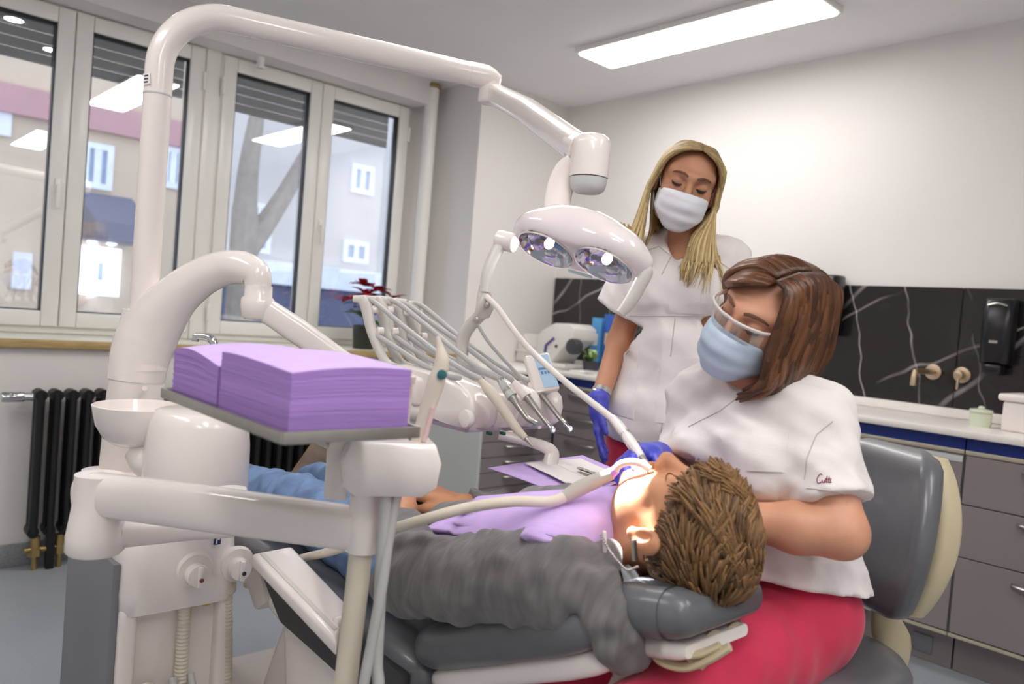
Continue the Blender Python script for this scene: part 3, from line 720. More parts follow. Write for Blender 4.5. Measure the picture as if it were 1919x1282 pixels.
# ================================================================== dental unit (side box, cuspidor, assistant arm)
UX0, UX1, UY0, UY1 = -2.16, -1.76, .525, .79      # footprint of the side box
unit = root('dental_unit', 'white dental unit column with cuspidor, control knobs and grey side panel', 'dental unit', ((UX0+UX1)/2, (UY0+UY1)/2, 0))
ux, uy = (UX0+UX1)/2, (UY0+UY1)/2
def rr_ring(x0, x1, y0, y1, z, r, n=5): return [((x0+x1)/2+p[0], (y0+y1)/2+p[1], z) for p in rrect(x1-x0, y1-y0, r, n)]
# lower body with leg openings for the hoses at the front
emit('lower_body', join(loft([rr_ring(UX0, UX1-.035, UY0+.01, UY1, z, .03) for z in (.02, .50)]),
     box((UX1-.05, UY0+.012, .02), (UX1, UY0+.052, .50), .012, 3), box((UX1-.05, UY1-.035, .02), (UX1, UY1, .50), .012, 3)), M['white2'], unit)
emit('upper_body', loft([rr_ring(UX0, UX1+a, UY0+.008, UY1+.005, z, .05) for z, a in ((.475, -.01), (.485, .012), (.53, .022), (.60, .012), (.67, -.004), (.72, -.03), (.735, -.05))]), M['white'], unit, smooth=50)
emit('side_panel', box((UX0+.02, UY0-.004, .03), (UX1-.012, UY0+.012, .60), .003), M['grey_panel'], unit, label='flat grey side panel')
emit('recess_panel', box((UX1-.045, UY0+.05, .03), (UX1-.030, UY1-.03, .49)), M['white2'], unit)
for px, py in ((362, 1072), (440, 1060)):
    c = onp(px, py, 0, UX1+.005)
    emit('knob_recess', lathe([(.040, 0), (.043, .012), (.038, .02), (.0, .02)], c+Vector((-.004, 0, .006)), (1, 0, 0), 28), M['white2'], unit)
    k = emit('knob', join(lathe([(0, 0), (.026, 0), (.026, .02), (.024, .026), (0, .027)], c+Vector((.012, 0, 0)), (1, 0, 0), 24)), M['white'], unit)
    emit('knob_grip', join(box(c+Vector((.036, -.006, -.024)), c+Vector((.05, .006, .024)), .004)), M['white'], k)
    emit('knob_cap', cyl(c+Vector((.049, 0, -.004)), c+Vector((.054, 0, -.004)), .005, 12), M['chrome'], k, label='tiny chrome cap')
c = onp(407, 1013, 0, UX1+.017); M['navy'] = mat('navy_print', '27386f', .4); M['yellow'] = mat('yellow_warning_print', 'd9c23a', .5)
lg = emit('logo_plate', box(c+Vector((-.001, -.008, -.009)), c+Vector((.003, .008, .009)), .001), M['navy'], unit, label='small navy square emblem with white mark')
emit('logo_mark', join(box(c+Vector((.003, -.004, -.006)), c+Vector((.0036, -.001, .005))), box(c+Vector((.003, -.004, .002)), c+Vector((.0036, .005, .005)))), M['paper'], lg)
for px, py in ((367, 1131), (387, 1129)):
    c = onp(px, py, 0, UX1-.026); s = .009
    w_ = emit('warning_triangle', prism([c+Vector((0, -s, -s*.8)), c+Vector((0, s, -s*.8)), c+Vector((0, 0, s))], (.002, 0, 0)), M['yellow'], unit, smooth=False, label='yellow warning triangle sticker')
    emit('warning_mark', box(c+Vector((.002, -.001, -.004)), c+Vector((.0026, .001, .004))), M['black'], w_)
for px0, py0, px1 in ((347, 1125, 340), (424, 1110, 432)):
    a = onp(px0, py0, 0, UX1-.012); b = Vector((a.x+.0, onp(px1, 1282, 0, UX1-.012).y, .10))
    emit('corrugated_hose', join(cyl(a+Vector((0, 0, .03)), a, .022, 18, .004), tube([a+(b-a)*(i/90) for i in range(91)], .0145, 12, ridges=.07)), M['hose'], unit)
# column
cx, cy_ = -2.02, .60
cb = P(256, 712, 2.02); cx, cy_ = cb.x, cb.y
def ring(c, r, n=28, sx=1, sy=1): return [(c[0]+r*sx*math.cos(2*math.pi*j/n), c[1]+r*sy*math.sin(2*math.pi*j/n), c[2]) for j in range(n)]
emit('column', loft([ring((cx, cy_, z), r) for z, r in ((.60, .078), (.75, .074), (.985, .0655), (.99, .0655))]), M['white2'], unit)
cbt = emit('column_button', cyl(P(271, 728, 1.955), P(271, 728, 1.94), .006, 12), M['white'], unit)
# curved delivery neck growing out of the column
nk = [(255, 712, 2.02, .069), (262, 672, 2.02, .072), (276, 632, 2.02, .075), (300, 592, 2.01, .068), (335, 552, 1.99, .055), (378, 520, 1.97, .048), (420, 503, 1.95, .044), (455, 502, 1.93, .041), (480, 515, 1.92, .036), (484, 545, 1.92, .030)]
emit('swan_neck', tube([P(a, b, c_) for a, b, c_, r in nk], [r for *_, r in nk], 24, sm=5), M['white'], unit, smooth=60)
sk = P(270, 640, 2.0)
emit('pole_socket', loft([ring((sk.x-.02, sk.y-.0, z), r, 28) for z, r in ((.99, .066), (1.06, .066), (1.12, .052), (1.142, .048), (1.144, .040))]), M['white'], unit, smooth=50)
# cuspidor drum, bowl and spout
dc = P(372, 830, 1.80)
emit('cuspidor_drum', loft([ring((dc.x, dc.y, z), r, 36) for z, r in ((.72, .100), (.735, .112), (.76, .117), (.85, .114), (.90, .108), (.925, .098), (.93, .088))]), M['white'], unit, smooth=50)
bc = P(263, 760, 1.82)
bw = [(.0, -.095), (.05, -.092), (.075, -.075), (.092, -.045), (.1, -.01), (.102, 0), (.099, .002), (.095, -.005), (.085, -.035), (.06, -.065), (.02, -.078), (0, -.08)]
emit('bowl', lathe(bw, bc, seg=40, cap=False), M['white'], unit, smooth=60, label='white round spittoon bowl')
emit('bowl_support', tube([bc+Vector((0, 0, -.10)), bc+Vector((.03, .03, -.12)), Vector((dc.x, dc.y, bc.z-.14))], [(.05, .03), (.075, .05), (.08, .05)], 18, sm=4), M['white2'], unit)
sp = [P(403, 668, 1.84), P(404, 655, 1.84), P(398, 638, 1.84), P(385, 631, 1.84), P(366, 630, 1.84)]
emit('water_spout', tube(sp, [.009, .009, .010, .009, .008], 12, sm=5), M['chrome'], unit, label='chrome water spout')
emit('spout_nozzle', cyl(P(367, 628, 1.84), P(366, 640, 1.84), .008, 12, .001), M['chrome'], unit)
emit('spout_post', tube([Vector((sp[0].x, sp[0].y, .92)), sp[0]], .010, 12), M['chrome'], unit)

# ------------------------------------------------------------------ assistant arm with hose holder
arm = root('assistant_arm', 'white jointed assistant arm with hose holder reaching round the unit', 'arm', (UX1, uy, .85))
e = P(182, 960, 1.40); eT = P(186, 915, 1.40)
ue = P(430, 985, 1.66)
emit('elbow_joint', loft([ring((e.x, e.y, z), r, 28) for z, r in ((.718, .044), (.724, .049), (.75, .0485), (.79, .043), (.81, .040), (.86, .040))]), M['white'], arm, smooth=50)
ea = P(210, 1003, 1.41)
emit('lower_arm', tube([ea, ea.lerp(ue, .5), ue], [(.026, .023), (.024, .022), (.026, .024)], 18, up=(0, 0, 1), power=3.0), M['white'], arm, smooth=50)
emit('wall_joint', loft([ring((ue.x-.0, ue.y+.0, z), r, 20) for z, r in ((.70, .03), (.71, .036), (.78, .036), (.79, .03))]), M['white'], arm, smooth=50)
a1 = P(178, 925, 1.40); a2 = P(680, 992, 1.235)
a0 = a1+(a1-a2).normalized()*.012
emit('upper_arm', tube([a0+(a0-a2).normalized()*.030, a0+(a0-a2).normalized()*.012, a1, a1.lerp(a2, .5), a2], [(.014, .016), (.029, .034), (.031, .038), (.030, .037), (.028, .034)], 20, up=(0, 0, 1), power=3.2), M['white'], arm, smooth=50)
d_ = (a2-a1).normalized(); sd = d_.cross(Vector((0, 0, 1))).normalized()
emit('arm_groove', tube([a1.lerp(a2, .12)+sd*.0275+Vector((0, 0, -.004)), a1.lerp(a2, .97)+sd*.0245+Vector((0, 0, -.004))], .0016, 6), M['cabside'], arm)
h = P(683, 985, 1.235); hz0, hz1 = h.z-.045, P(690, 905, 1.235).z
emit('end_joint', loft([ring((h.x, h.y, z), r, 24) for z, r in ((hz0, .018), (hz0+.005, .027), (hz0+.03, .030), (h.z+.01, .030), (h.z+.02, .026), (hz1, .026))]), M['white'], arm, smooth=50)
hc = P(728, 866, 1.22); X_ = (P(826, 880, 1.24)-P(650, 868, 1.2)); X_.z = 0; X_.normalize(); Y_ = Vector((-X_.y, X_.x, 0))
def hring(z, w_, d__, r): return [tuple(hc+X_*p[0]+Y_*p[1]+Vector((0, 0, z))) for p in rrect(w_, d__, r, 4)]
emit('hose_holder', loft([hring(-.046, .110, .07, .006), hring(-.030, .142, .092, .006), hring(.008, .152, .096, .006), hring(.034, .134, .084, .006), hring(.037, .128, .078, .006)]), M['white'], arm, smooth=40)
hp = P(633, 868, 1.21)
emit('holder_upright', loft([[tuple(hp+X_*p[0]+Y_*p[1]+Vector((0, 0, z))) for p in rrect(.034, .05, .010, 3)] for z in (-.052, .055)]), M['white2'], arm, smooth=40)
for px, dz in ((665, -.004), (700, 0), (775, .002)):
    c = P(px, 835, 1.2+dz*3); emit('holder_slot', lathe([(.0, 0), (.011, 0), (.011, .004), (0, .004)], Vector((hc.x, hc.y, hc.z+.036))+X_*((px-728)/1200), (0, 0, 1), 14), M['dark'], arm)
# hanging hoses of the holder
def hang(name, label, pts, r, m, end=.6, **k):
    pp = [P(*q) for q in pts]; q0 = pp[-1]; pp += [Vector((q0.x-.05, q0.y+.0, .20)), Vector((q0.x-.22, q0.y+.0, .14)), Vector((UX1+.10, end, .22)), Vector((UX1-.005, end, .32))]
    o = emit(name, tube(pp, r, 12, sm=5), m, arm, **k); o['label'] = label; return o
hang('suction_hose', 'thick pale hanging suction hose', [(676, 1035, 1.235), (668, 1110, 1.235), (657, 1200, 1.235), (646, 1300, 1.235), (640, 1360, 1.235)], .0185, M['hose'])
hang('syringe_hose', 'thin grey hanging hose', [(726, 905, 1.20), (718, 1000, 1.20), (712, 1120, 1.20), (706, 1240, 1.20), (704, 1340, 1.20)], .0095, M['ghose'], end=.66)
hang('syringe_hose', 'thin grey hanging hose', [(746, 912, 1.21), (728, 1010, 1.20), (714, 1110, 1.19), (694, 1220, 1.19), (672, 1340, 1.19)], .0085, M['ghose'], end=.70)
emit('hose_clip', tube([P(745, 905, 1.215), P(733, 960, 1.21)], .007, 10), M['steel'], arm)
# multi-function syringe parked in the holder
sy = root('air_water_syringe', 'beige air-water syringe with green button standing in the holder', 'syringe', P(786, 828, 1.215))
emit('handle', tube([P(783, 832, 1.215), P(800, 770, 1.215), P(818, 715, 1.215), P(826, 690, 1.215)], [.012, .0125, .014, .012], 14, sm=4), M['hose'], sy)
emit('nozzle', tube([P(826, 692, 1.215), P(828, 672, 1.215), P(824, 650, 1.215), P(820, 630, 1.215)], [.0125, .011, .006, .0035], 12, sm=4), M['hose'], sy)
c = P(826, 702, 1.202); emit('button', lathe([(0, 0), (.008, 0), (.007, .004), (0, .005)], c+RT*.002, -FW, 14), mat('teal_button', '2c6f73', .4), sy, label='teal button')
emit('pink_stripe', tube([P(795, 826, 1.203), P(812, 764, 1.203)], .004, 8), mat('pink_tint_plastic', 'e6c9c4', .35), sy)
s2 = root('saliva_ejector_handle', 'short cream suction handle parked behind the napkin stack', 'suction handle', P(757, 790, 1.24))
emit('grip', tube([P(754, 806, 1.24), P(760, 745, 1.24), P(764, 716, 1.24)], [.010, .010, .008], 12), M['hose'], s2)
emit('mouthpiece', tube([P(764, 718, 1.24), P(766, 705, 1.24)], [.011, .012], 12), M['hose'], s2)

# ------------------------------------------------------------------ tray with two stacks of lilac napkins
TH = 1.035
def onz(px, py, z): return onp(px, py, 2, z)
c0 = onz(530, 822, TH); cl = onz(303, 736, TH); cr = onz(748, 799, TH)
uL = (cl-c0); LL = uL.length; uL.normalize(); uR = Vector((-uL.y, uL.x, 0))
if uR.dot(cr-c0) < 0: uR = -uR
LR = (cr-c0).dot(uR)
tray = root('napkin_tray', 'steel tray carrying the lilac napkin stacks on the assistant arm', 'tray', c0+uL*LL/2+uR*LR/2)
cc = c0+uL*(LL/2)+uR*(LR/2)
emit('tray_plate', obox(cc+Vector((0, 0, -.004)), LL, LR, .006, uL, uR, .002), M['steel'], tray)
emit('tray_rim', join(obox(c0+uL*(LL/2)+Vector((0, 0, 0)), LL, .004, .016, uL, uR, .0015), obox(cc+uR*(LR/2), LL, .004, .016, uL, uR, .0015), obox(c0+uR*(LR/2), .004, LR, .016, uL, uR, .0015), obox(cc+uL*(LL/2), .004, LR, .016, uL, uR, .0015)), M['steel'], tray)
tb = hp+Vector((0, 0, .05))
emit('tray_bracket', tube([Vector((tb.x, tb.y, tb.z-.03)), Vector((cc.x, cc.y, TH-.014))], (.012, .006), 10, up=(0, 0, 1)), M['steel'], tray)
def stack(name, label, u0, u1, v0, v1, h, sag, seed, grp):
    random.seed(seed); nl = 64; r = root(name, label, 'napkins', c0+uL*((u0+u1)/2)+uR*((v0+v1)/2)+Vector((0, 0, .005)), grp)
    verts = []; faces = []; nu, nv = 10, 8
    def pt(i, j, z, g):
        u = u0+(u1-u0)*i/nu; v = v0+(v1-v0)*j/nv
        du = (i/nu-.5)*2; dv = (j/nv-.5)*2
        return c0+uL*(u+g*du)+uR*(v+g*dv)+Vector((0, 0, .0025+z))
    for l in range(nl):
        z0 = h*l/nl; z1 = h*(l+.92)/nl; g = random.uniform(-.0005, .0005)
        s = (l/nl)**1.5
        rings = []
        for z in (z0, z1):
            rg = []
            per = [(i, 0) for i in range(nu)]+[(nu, j) for j in range(nv)]+[(i, nv) for i in range(nu, 0, -1)]+[(0, j) for j in range(nv, 0, -1)]
            for i, j in per:
                dz = -sag*s*((i/nu-.5)*2)**2*.4-sag*s*math.sin(i/nu*3.1+seed)*.35 - sag*s*.5*(1-j/nv)**2 + sag*.3*s*math.sin(j/nv*3.14)
                rg.append(tuple(pt(i, j, z+dz, g)))
            rings.append(rg)
        vf = loft(rings, cap=False); n0 = len(verts); verts += [tuple(q) for q in vf[0]]; faces += [tuple(n0+k for k in q) for q in vf[1]]
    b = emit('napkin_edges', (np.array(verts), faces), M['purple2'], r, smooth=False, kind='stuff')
    tv = []; tf = []
    for i in range(nu+1):
        for j in range(nv+1):
            dz = -sag*((i/nu-.5)*2)**2*.4-sag*math.sin(i/nu*3.1+seed)*.35-sag*.5*(1-j/nv)**2+sag*.3*math.sin(j/nv*3.14); tv.append(tuple(pt(i, j, h+.0006+dz, .0)))
    for i in range(nu):
        for j in range(nv): a = i*(nv+1)+j; tf.append((a, a+1, a+nv+2, a+nv+1))
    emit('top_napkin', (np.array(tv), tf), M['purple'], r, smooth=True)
    return r
stack('napkin_stack', 'thick stack of lilac paper napkins at the syringe end of the steel tray', .012, LL*.53, .012, LR-.012, .088, .012, 1, 'lilac napkin stacks')
stack('napkin_stack', 'thick stack of lilac paper napkins at the cuspidor end of the steel tray', LL*.55, LL-.012, .012, LR-.012, .078, .016, 2, 'lilac napkin stacks')
wn = root('napkin', 'small white folded napkin lying behind the lilac stacks', 'napkin', P(598, 668, 1.15))
emit('fold', obox(P(596, 668, 1.14), .05, .07, .012, uR, uL, .004), M['paper'], wn); emit('top_sheet', obox(P(596, 663, 1.14), .05, .07, .004, uR, uL, .001), M['paper'], wn)

# ------------------------------------------------------------------ dental chair
CY = 1.09
chair = root('dental_chair', 'dental chair with dark grey pads and white shell, reclined under the patient', 'dental chair', (-1.5, CY, 0))
def slab(p0, p1, w0, w1, th, r=.03, n=10, z_off=0, bulge=0.0, crown=.0):
    """pad lofted along p0->p1 with rounded section"""
    p0, p1 = Vector(p0), Vector(p1); d = (p1-p0).normalized(); nrm = Vector((0, 1, 0)).cross(d)
    if nrm.z < 0: nrm = -nrm
    rings = []; L = (p1-p0).length
    ss = [0, .012/L, .03/L, .07/L, .25, .5, .75, 1-.07/L, 1-.03/L, 1-.012/L, 1]; sh = [.55, .78, .91, 1, 1, 1, 1, 1, .91, .78, .55]
    for s, f in zip(ss, sh):
        w = (w0+(w1-w0)*s)*(.80+.20*f)+bulge*math.sin(s*math.pi); t = th*f; c = p0+d*(L*s)
        rings.append([tuple(c+Vector((0, q[0], 0))+nrm*(q[1])) for q in rrect(w, t, min(r, t*.48), 6)])
    return loft(rings)
emit('backrest_pad', slab((-1.13, CY, .575), (-.755, CY, .745), .50, .42, .085, .04, bulge=.02), M['pad'], chair, smooth=60)
emit('backrest_shell', slab((-1.10, CY, .525), (-.74, CY, .688), .46, .36, .045, .02), M['white'], chair, smooth=60)
emit('headrest_pad', slab((-.785, 1.065, .755), (-.625, 1.065, .785), .25, .23, .078, .037, bulge=.02), M['pad'], chair, smooth=60)
emit('headrest_shell', slab((-.775, 1.065, .702), (-.635, 1.065, .728), .21, .19, .034, .015), M['white'], chair, smooth=60)
emit('headrest_bracket', join(tube([(-.78, CY-.03, .66), (-.70, CY-.03, .715), (-.64, CY-.03, .735)], (.02, .008), 10, sm=4, up=(0, 0, 1)), tube([(-.78, CY+.03, .66), (-.70, CY+.03, .715), (-.64, CY+.03, .735)], (.02, .008), 10, sm=4, up=(0, 0, 1)), cyl((-.70, CY-.07, .712), (-.70, CY+.07, .712), .018, 14)), M['cream'], chair)
for q_ in ([(1225, 1210, 1.22), (1240, 1238, 1.19), (1285, 1250, 1.17), (1330, 1235, 1.15), (1368, 1212, 1.14)], [(1232, 1206, 1.20), (1262, 1222, 1.18), (1310, 1226, 1.16), (1350, 1210, 1.15)], [(1290, 1204, 1.19), (1296, 1230, 1.175), (1322, 1246, 1.16)]):
    emit('headrest_lever', tube([P(*t_) for t_ in q_], (.011, .006), 10, sm=4), M['cream'], chair)
bl = [P(1196, 1228, 1.24), P(1170, 1262, 1.25), P(1150, 1320, 1.27)]
emit('cable_bellows', tube([bl[0]+(bl[2]-bl[0])*(i/40) for i in range(41)], .020, 14, ridges=.10), M['white2'], chair, label='white ridged cable sleeve')
emit('seat_pad', slab((-1.72, CY, .545), (-1.10, CY, .515), .52, .50, .10, .045), M['pad'], chair, smooth=60)
emit('leg_rest_pad', slab((-2.42, CY, .535), (-1.70, CY, .555), .40, .50, .08, .038), M['pad'], chair, smooth=60)
emit('seat_shell', slab((-1.74, CY, .475), (-1.08, CY, .44), .48, .46, .06, .028), M['white'], chair, smooth=60)
emit('seat_side', prism([(-1.74, CY-.262, .57), (-1.12, CY-.262, .54), (-1.12, CY-.262, .44), (-1.60, CY-.262, .47)], (0, .02, 0), .006), M['dark'], chair)
emit('leg_rest_shell', slab((-2.40, CY, .485), (-1.72, CY, .50), .34, .44, .04, .018), M['white'], chair, smooth=60)
emit('lift_arm', prism([(-1.70, CY-.2, .46), (-1.25, CY-.2, .43), (-1.42, CY-.2, .14), (-1.86, CY-.2, .12)], (0, .40, 0), .03, 3), M['white2'], chair, smooth=50)
emit('lift_cover', prism([(-1.66, CY-.235, .47), (-1.30, CY-.235, .44), (-1.36, CY-.235, .12), (-1.60, CY-.235, .12)], (0, .47, 0), .04, 3), M['white'], chair, smooth=50)
emit('floor_base', loft([rr_ring(-2.25, -1.15, CY-.26, CY+.26, z, .12, 6) for z in (.002, .08)]+[rr_ring(-2.2, -1.2, CY-.21, CY+.21, .12, .12, 6)]), M['white2'], chair, smooth=50)
emit('service_link', prism([(-1.86, CY-.24, .50), (-1.78, CY-.24, .56), (-1.72, CY-.24, .47), (-1.78, CY-.24, .43)], (0, .06, 0), .012), M['white2'], chair)
A = [onp(470, 1037, 1, .745), onp(547, 1022, 1, .835), onp(650, 1130, 1, .835), onp(632, 1206, 1, .745)]
def lerp4(u, v): return A[0].lerp(A[1], v).lerp(A[3].lerp(A[2], v), u)
n_ = (A[1]-A[0]).cross(A[3]-A[0]).normalized(); n_ = n_ if n_.z > 0 else -n_
emit('armrest', prism([A[0], A[1], A[2], A[3]], -n_*.032, .008, 3), M['white'], chair, smooth=45, label='white sloping armrest')
emit('armrest_groove', prism([lerp4(.03, .17), lerp4(.02, .28), lerp4(.97, .28), lerp4(.95, .17)], n_*.0012), M['arm_grey'], chair, smooth=False)
ab = A[3].lerp(A[2], .55)
emit('armrest_post', tube([ab+Vector((-.03, 0, -.02)), Vector((ab.x-.02, ab.y+.05, .47))], (.03, .02), 12), M['dark'], chair)
emit('armrest_pin', cyl(ab+Vector((.005, -.02, 0)), ab+Vector((.005, .03, 0)), .012, 12, .003), M['white'], chair)

# ------------------------------------------------------------------ delivery arm and instrument console
da = root('delivery_arm', 'white sprung delivery arm slanting from the unit neck to the instrument console', 'arm', P(484, 560, 1.92))
k0 = P(484, 552, 1.92)
emit('arm_joint', loft([ring((k0.x, k0.y, k0.z+z), r, 24) for z, r in ((-.062, .028), (-.056, .036), (-.03, .040), (-.012, .040), (-.005, .034), (.022, .033))]), M['white'], da, smooth=50)
emit('arm_bar', tube([P(500, 582, 1.93), P(560, 622, 1.95), P(640, 678, 1.97), P(735, 745, 1.99)], [(.036, .030), (.034, .032), (.030, .030), (.026, .026)], 20, up=(0, 0, 1), power=3.2), M['white'], da, smooth=50)
FX, NY0, NY1 = -1.35, 1.125, 1.435           # console front plane and ends
con = root('instrument_console', 'white dental instrument console with four hanging handpieces', 'console', (-1.5, 1.28, .94))
def prof(y, dz=0, s=1.0):
    # side profile in x,z (front at FX)
    pts = [(-1.70, .985), (-1.68, .96), (-1.55, .945), (-1.42, .935), (FX-.015, .935), (FX+.005, .95), (FX+.012, .985), (FX+.004, 1.012), (FX-.02, 1.028), (FX-.06, 1.036), (-1.50, 1.052), (-1.62, 1.060), (-1.69, 1.055), (-1.71, 1.03)]
    mx, mz = -1.52, .99
    return [(mx+(x-mx)*s, y, mz+(z-mz)*s+dz) for x, z in pts]
rings = []
ns = 56
notch = [1.165, 1.235, 1.305, 1.375]
for i in range(ns+1):
    y = NY0+(NY1-NY0)*i/ns; e_ = min(i, ns-i); s = [.90, .955, .985, 1][min(e_, 3)]
    rg = prof(y, 0, s); nd = max(math.exp(-((y-c_)/.017)**2) for c_ in notch)
    rg = [(x-.040*nd*min(1, max(0, (x-(FX-.05))/.05)), yy, z-(.022*nd if z > 1.0 and x > FX-.09 else 0)) for x, yy, z in rg]
    rings.append(rg)
emit('console_body', loft(rings), M['white'], con, smooth=50)
emit('underside', box((-1.64, NY0+.02, .925), (FX-.03, NY1-.02, .937), .004), mat('lilac_grey_plastic', 'c9bccb', .4), con)
pc = P(870, 785, 1.765); emit('pivot_cap', cyl(Vector((pc.x, NY0-.006, pc.z)), Vector((pc.x, NY0+.012, pc.z)), .021, 24, .005), M['white'], con)
emit('end_cap', obox(((-1.60), NY0+.0, 1.005), .14, .03, .075, (1, 0, -.12), (0, 1, 0), .02, 3), M['white2'], con)
emit('arm_socket', tube([P(735, 745, 1.99), P(790, 768, 1.93), Vector((-1.62, 1.16, .985))], [.030, .034, .03], 16, sm=4), M['white2'], con)
for px in (917, 942): c = P(px, 812, 1.80); emit('status_lamp', box(c-Vector((.008, .004, .004)), c+Vector((.008, .004, .004)), .002), mat('green_plastic', '1d5b3a', .4), con)
# touch screen at the far end
sc = [P(984, 666, 1.99), P(1028, 660, 2.03), P(1050, 728, 1.96), P(1006, 735, 1.92)]
nrm = (sc[1]-sc[0]).cross(sc[3]-sc[0]).normalized(); nrm = nrm if nrm.dot(FW) < 0 else -nrm
ts = emit('screen_housing', prism(sc, -nrm*.018, .004), M['white'], con, smooth=40)
def sq(u, v, o=.001): return sc[0].lerp(sc[1], u).lerp(sc[3].lerp(sc[2], u), v)+nrm*o
M['lcd'] = mat('lit_blue_screen', '8fa6ba', .2, emit_='8aa3b8', estr=.38); M['lcd2'] = mat('screen_band', '54799c', .2, emit_='55738f', estr=.3)
emit('screen', prism([sq(.32, .07), sq(.93, .06), sq(.96, .93), sq(.36, .93)], nrm*.001), M['lcd'], ts, smooth=False, label='pale blue lit display')
for v0, v1 in ((.40, .46),): emit('screen_band', prism([sq(.34, v0, .002), sq(.95, v0, .002), sq(.95, v1, .002), sq(.34, v1, .002)], nrm*.0005), M['lcd2'], ts, smooth=False)
for i in range(4): emit('screen_icon', prism([sq(.40+.14*i, .50, .002), sq(.49+.14*i, .50, .002), sq(.49+.14*i, .58, .002), sq(.40+.14*i, .58, .002)], nrm*.0005), M['lcd2'], ts, smooth=False)
# swing arms carrying the hoses
tops = [(684, 562, 2.12), (712, 563, 2.16), (741, 567, 2.20), (766, 572, 2.24)]
for i, (px, py, z) in enumerate(tops):
    b = Vector((-1.685, notch[i]+.0, 1.05)); tp = P(px, py, z); m1 = P(px+14, py+62, z-.03); m2 = P(px+40, py+118, z-.07)
    s_ = emit('swing_arm', join(tube([b+Vector((.03, 0, -.01)), m2, m1, tp+(m1-tp)*.25, tp+Vector((-.005, -.008, 0))], [(.010, .012), (.010, .013), (.011, .016), (.013, .020), (.010, .016)], 12, sm=5),
                               tube([tp+Vector((-.02, -.025, .0)), tp, tp+Vector((.03, .02, .0))], [(.008, .010), (.010, .014), (.010, .012)], 10)), M['arm_grey'], con, smooth=60)
    for pp in (tp+(m1-tp)*.30, tp+(m1-tp)*.95):
        emit('roller', cyl(pp+RT*.016-FW*.012, pp+RT*.032-FW*.006, .011, 14, .002), M['white'], s_)
# instruments and their hoses
ins = [[(901, 713), (930, 749), (966, 800), (999, 837)], [(936, 712), (968, 755), (988, 783), (1010, 797)], [(960, 713), (996, 755), (1018, 784), (1036, 806)], [(990, 716), (1022, 749), (1048, 782), (1068, 804)]]
zi = [1.775, 1.835, 1.895, 1.95]
rI = [[.008, .012, .012, .009, .003], [.007, .012, .009, .007, .006], [.007, .011, .008, .0065, .006], [.006, .009, .007, .006, .007]]
nmI = ['scaler_handpiece', 'turbine_handpiece', 'contra_angle_handpiece', 'micromotor_handpiece']
lbI = ['beige scaler handpiece hanging on the console next to the pivot cap', 'silver angled turbine handpiece between the beige scaler and another silver one', 'slim silver handpiece hanging between two other silver handpieces on the console', 'thin silver handpiece with round tip next to the touch screen end']
hs = [[(684, 560, 2.12), (703, 567, 2.10), (757, 612, 2.02), (815, 657, 1.92), (862, 690, 1.83)], [(712, 561, 2.16), (743, 567, 2.14), (790, 603, 2.08), (840, 645, 2.0), (897, 690, 1.90)], [(741, 565, 2.2), (766, 573, 2.18), (810, 605, 2.12), (873, 650, 2.04), (926, 690, 1.95)], [(766, 570, 2.24), (792, 574, 2.22), (857, 628, 2.14), (910, 668, 2.06), (960, 700, 1.99)]]
lo = [[(699, 624, 2.09), (740, 650, 2.03), (790, 682, 1.95), (845, 706, 1.86)], [(731, 624, 2.13), (782, 660, 2.05), (835, 688, 1.97), (885, 705, 1.90)], [(760, 627, 2.17), (800, 655, 2.1), (850, 680, 2.03), (905, 702, 1.96)], [(783, 632, 2.21), (830, 664, 2.13), (880, 688, 2.06), (930, 708, 2.0)]]
for i in range(4):
    pts = [P(a, b, zi[i]+(.015-.03*j)*1.0) for j, (a, b) in enumerate(ins[i])]
    r_ = root(nmI[i], lbI[i], 'handpiece', pts[1], 'handpieces on the console')
    mm = M['hose'] if i == 0 else M['steel']
    emit('grip', tube([pts[0], pts[0].lerp(pts[1], .5), pts[1], pts[2], pts[2].lerp(pts[3], .6)], rI[i][:5] if i else [.007, .0125, .0125, .0105, .007], 16, sm=4), mm, r_)
    if i == 0: emit('tip', tube([pts[2].lerp(pts[3], .55), pts[3]], [.006, .002], 10), M['steel'], r_)
    else:
        emit('head', join(lathe([(.0, -.006), (.0065, -.006), (.0068, .0), (.0065, .006), (0, .0065)], pts[3], (pts[3]-pts[2]).cross(RT)+Vector((0, 0, -.02)), 14), tube([pts[2].lerp(pts[3], .5), pts[3]], .0058, 12)), M['chrome'], r_)
        emit('sleeve', tube([pts[0].lerp(pts[1], .1), pts[0].lerp(pts[1], .75)], [.009, .0135], 14), M['white2'] if i > 1 else M['cabside'], r_)
    hh = [P(*q) for q in hs[i]]+[pts[0]+(pts[0]-pts[1])*.1, pts[0]]
    emit('hose', tube(hh, .0072 if i else .0065, 12, sm=6), M['ghose'], r_)
    ll = [P(*q) for q in lo[i]]+[Vector((-1.45, notch[i]+.01, 1.045))]
    emit('return_hose', tube(ll, .0068, 12, sm=5), M['ghose'], r_)

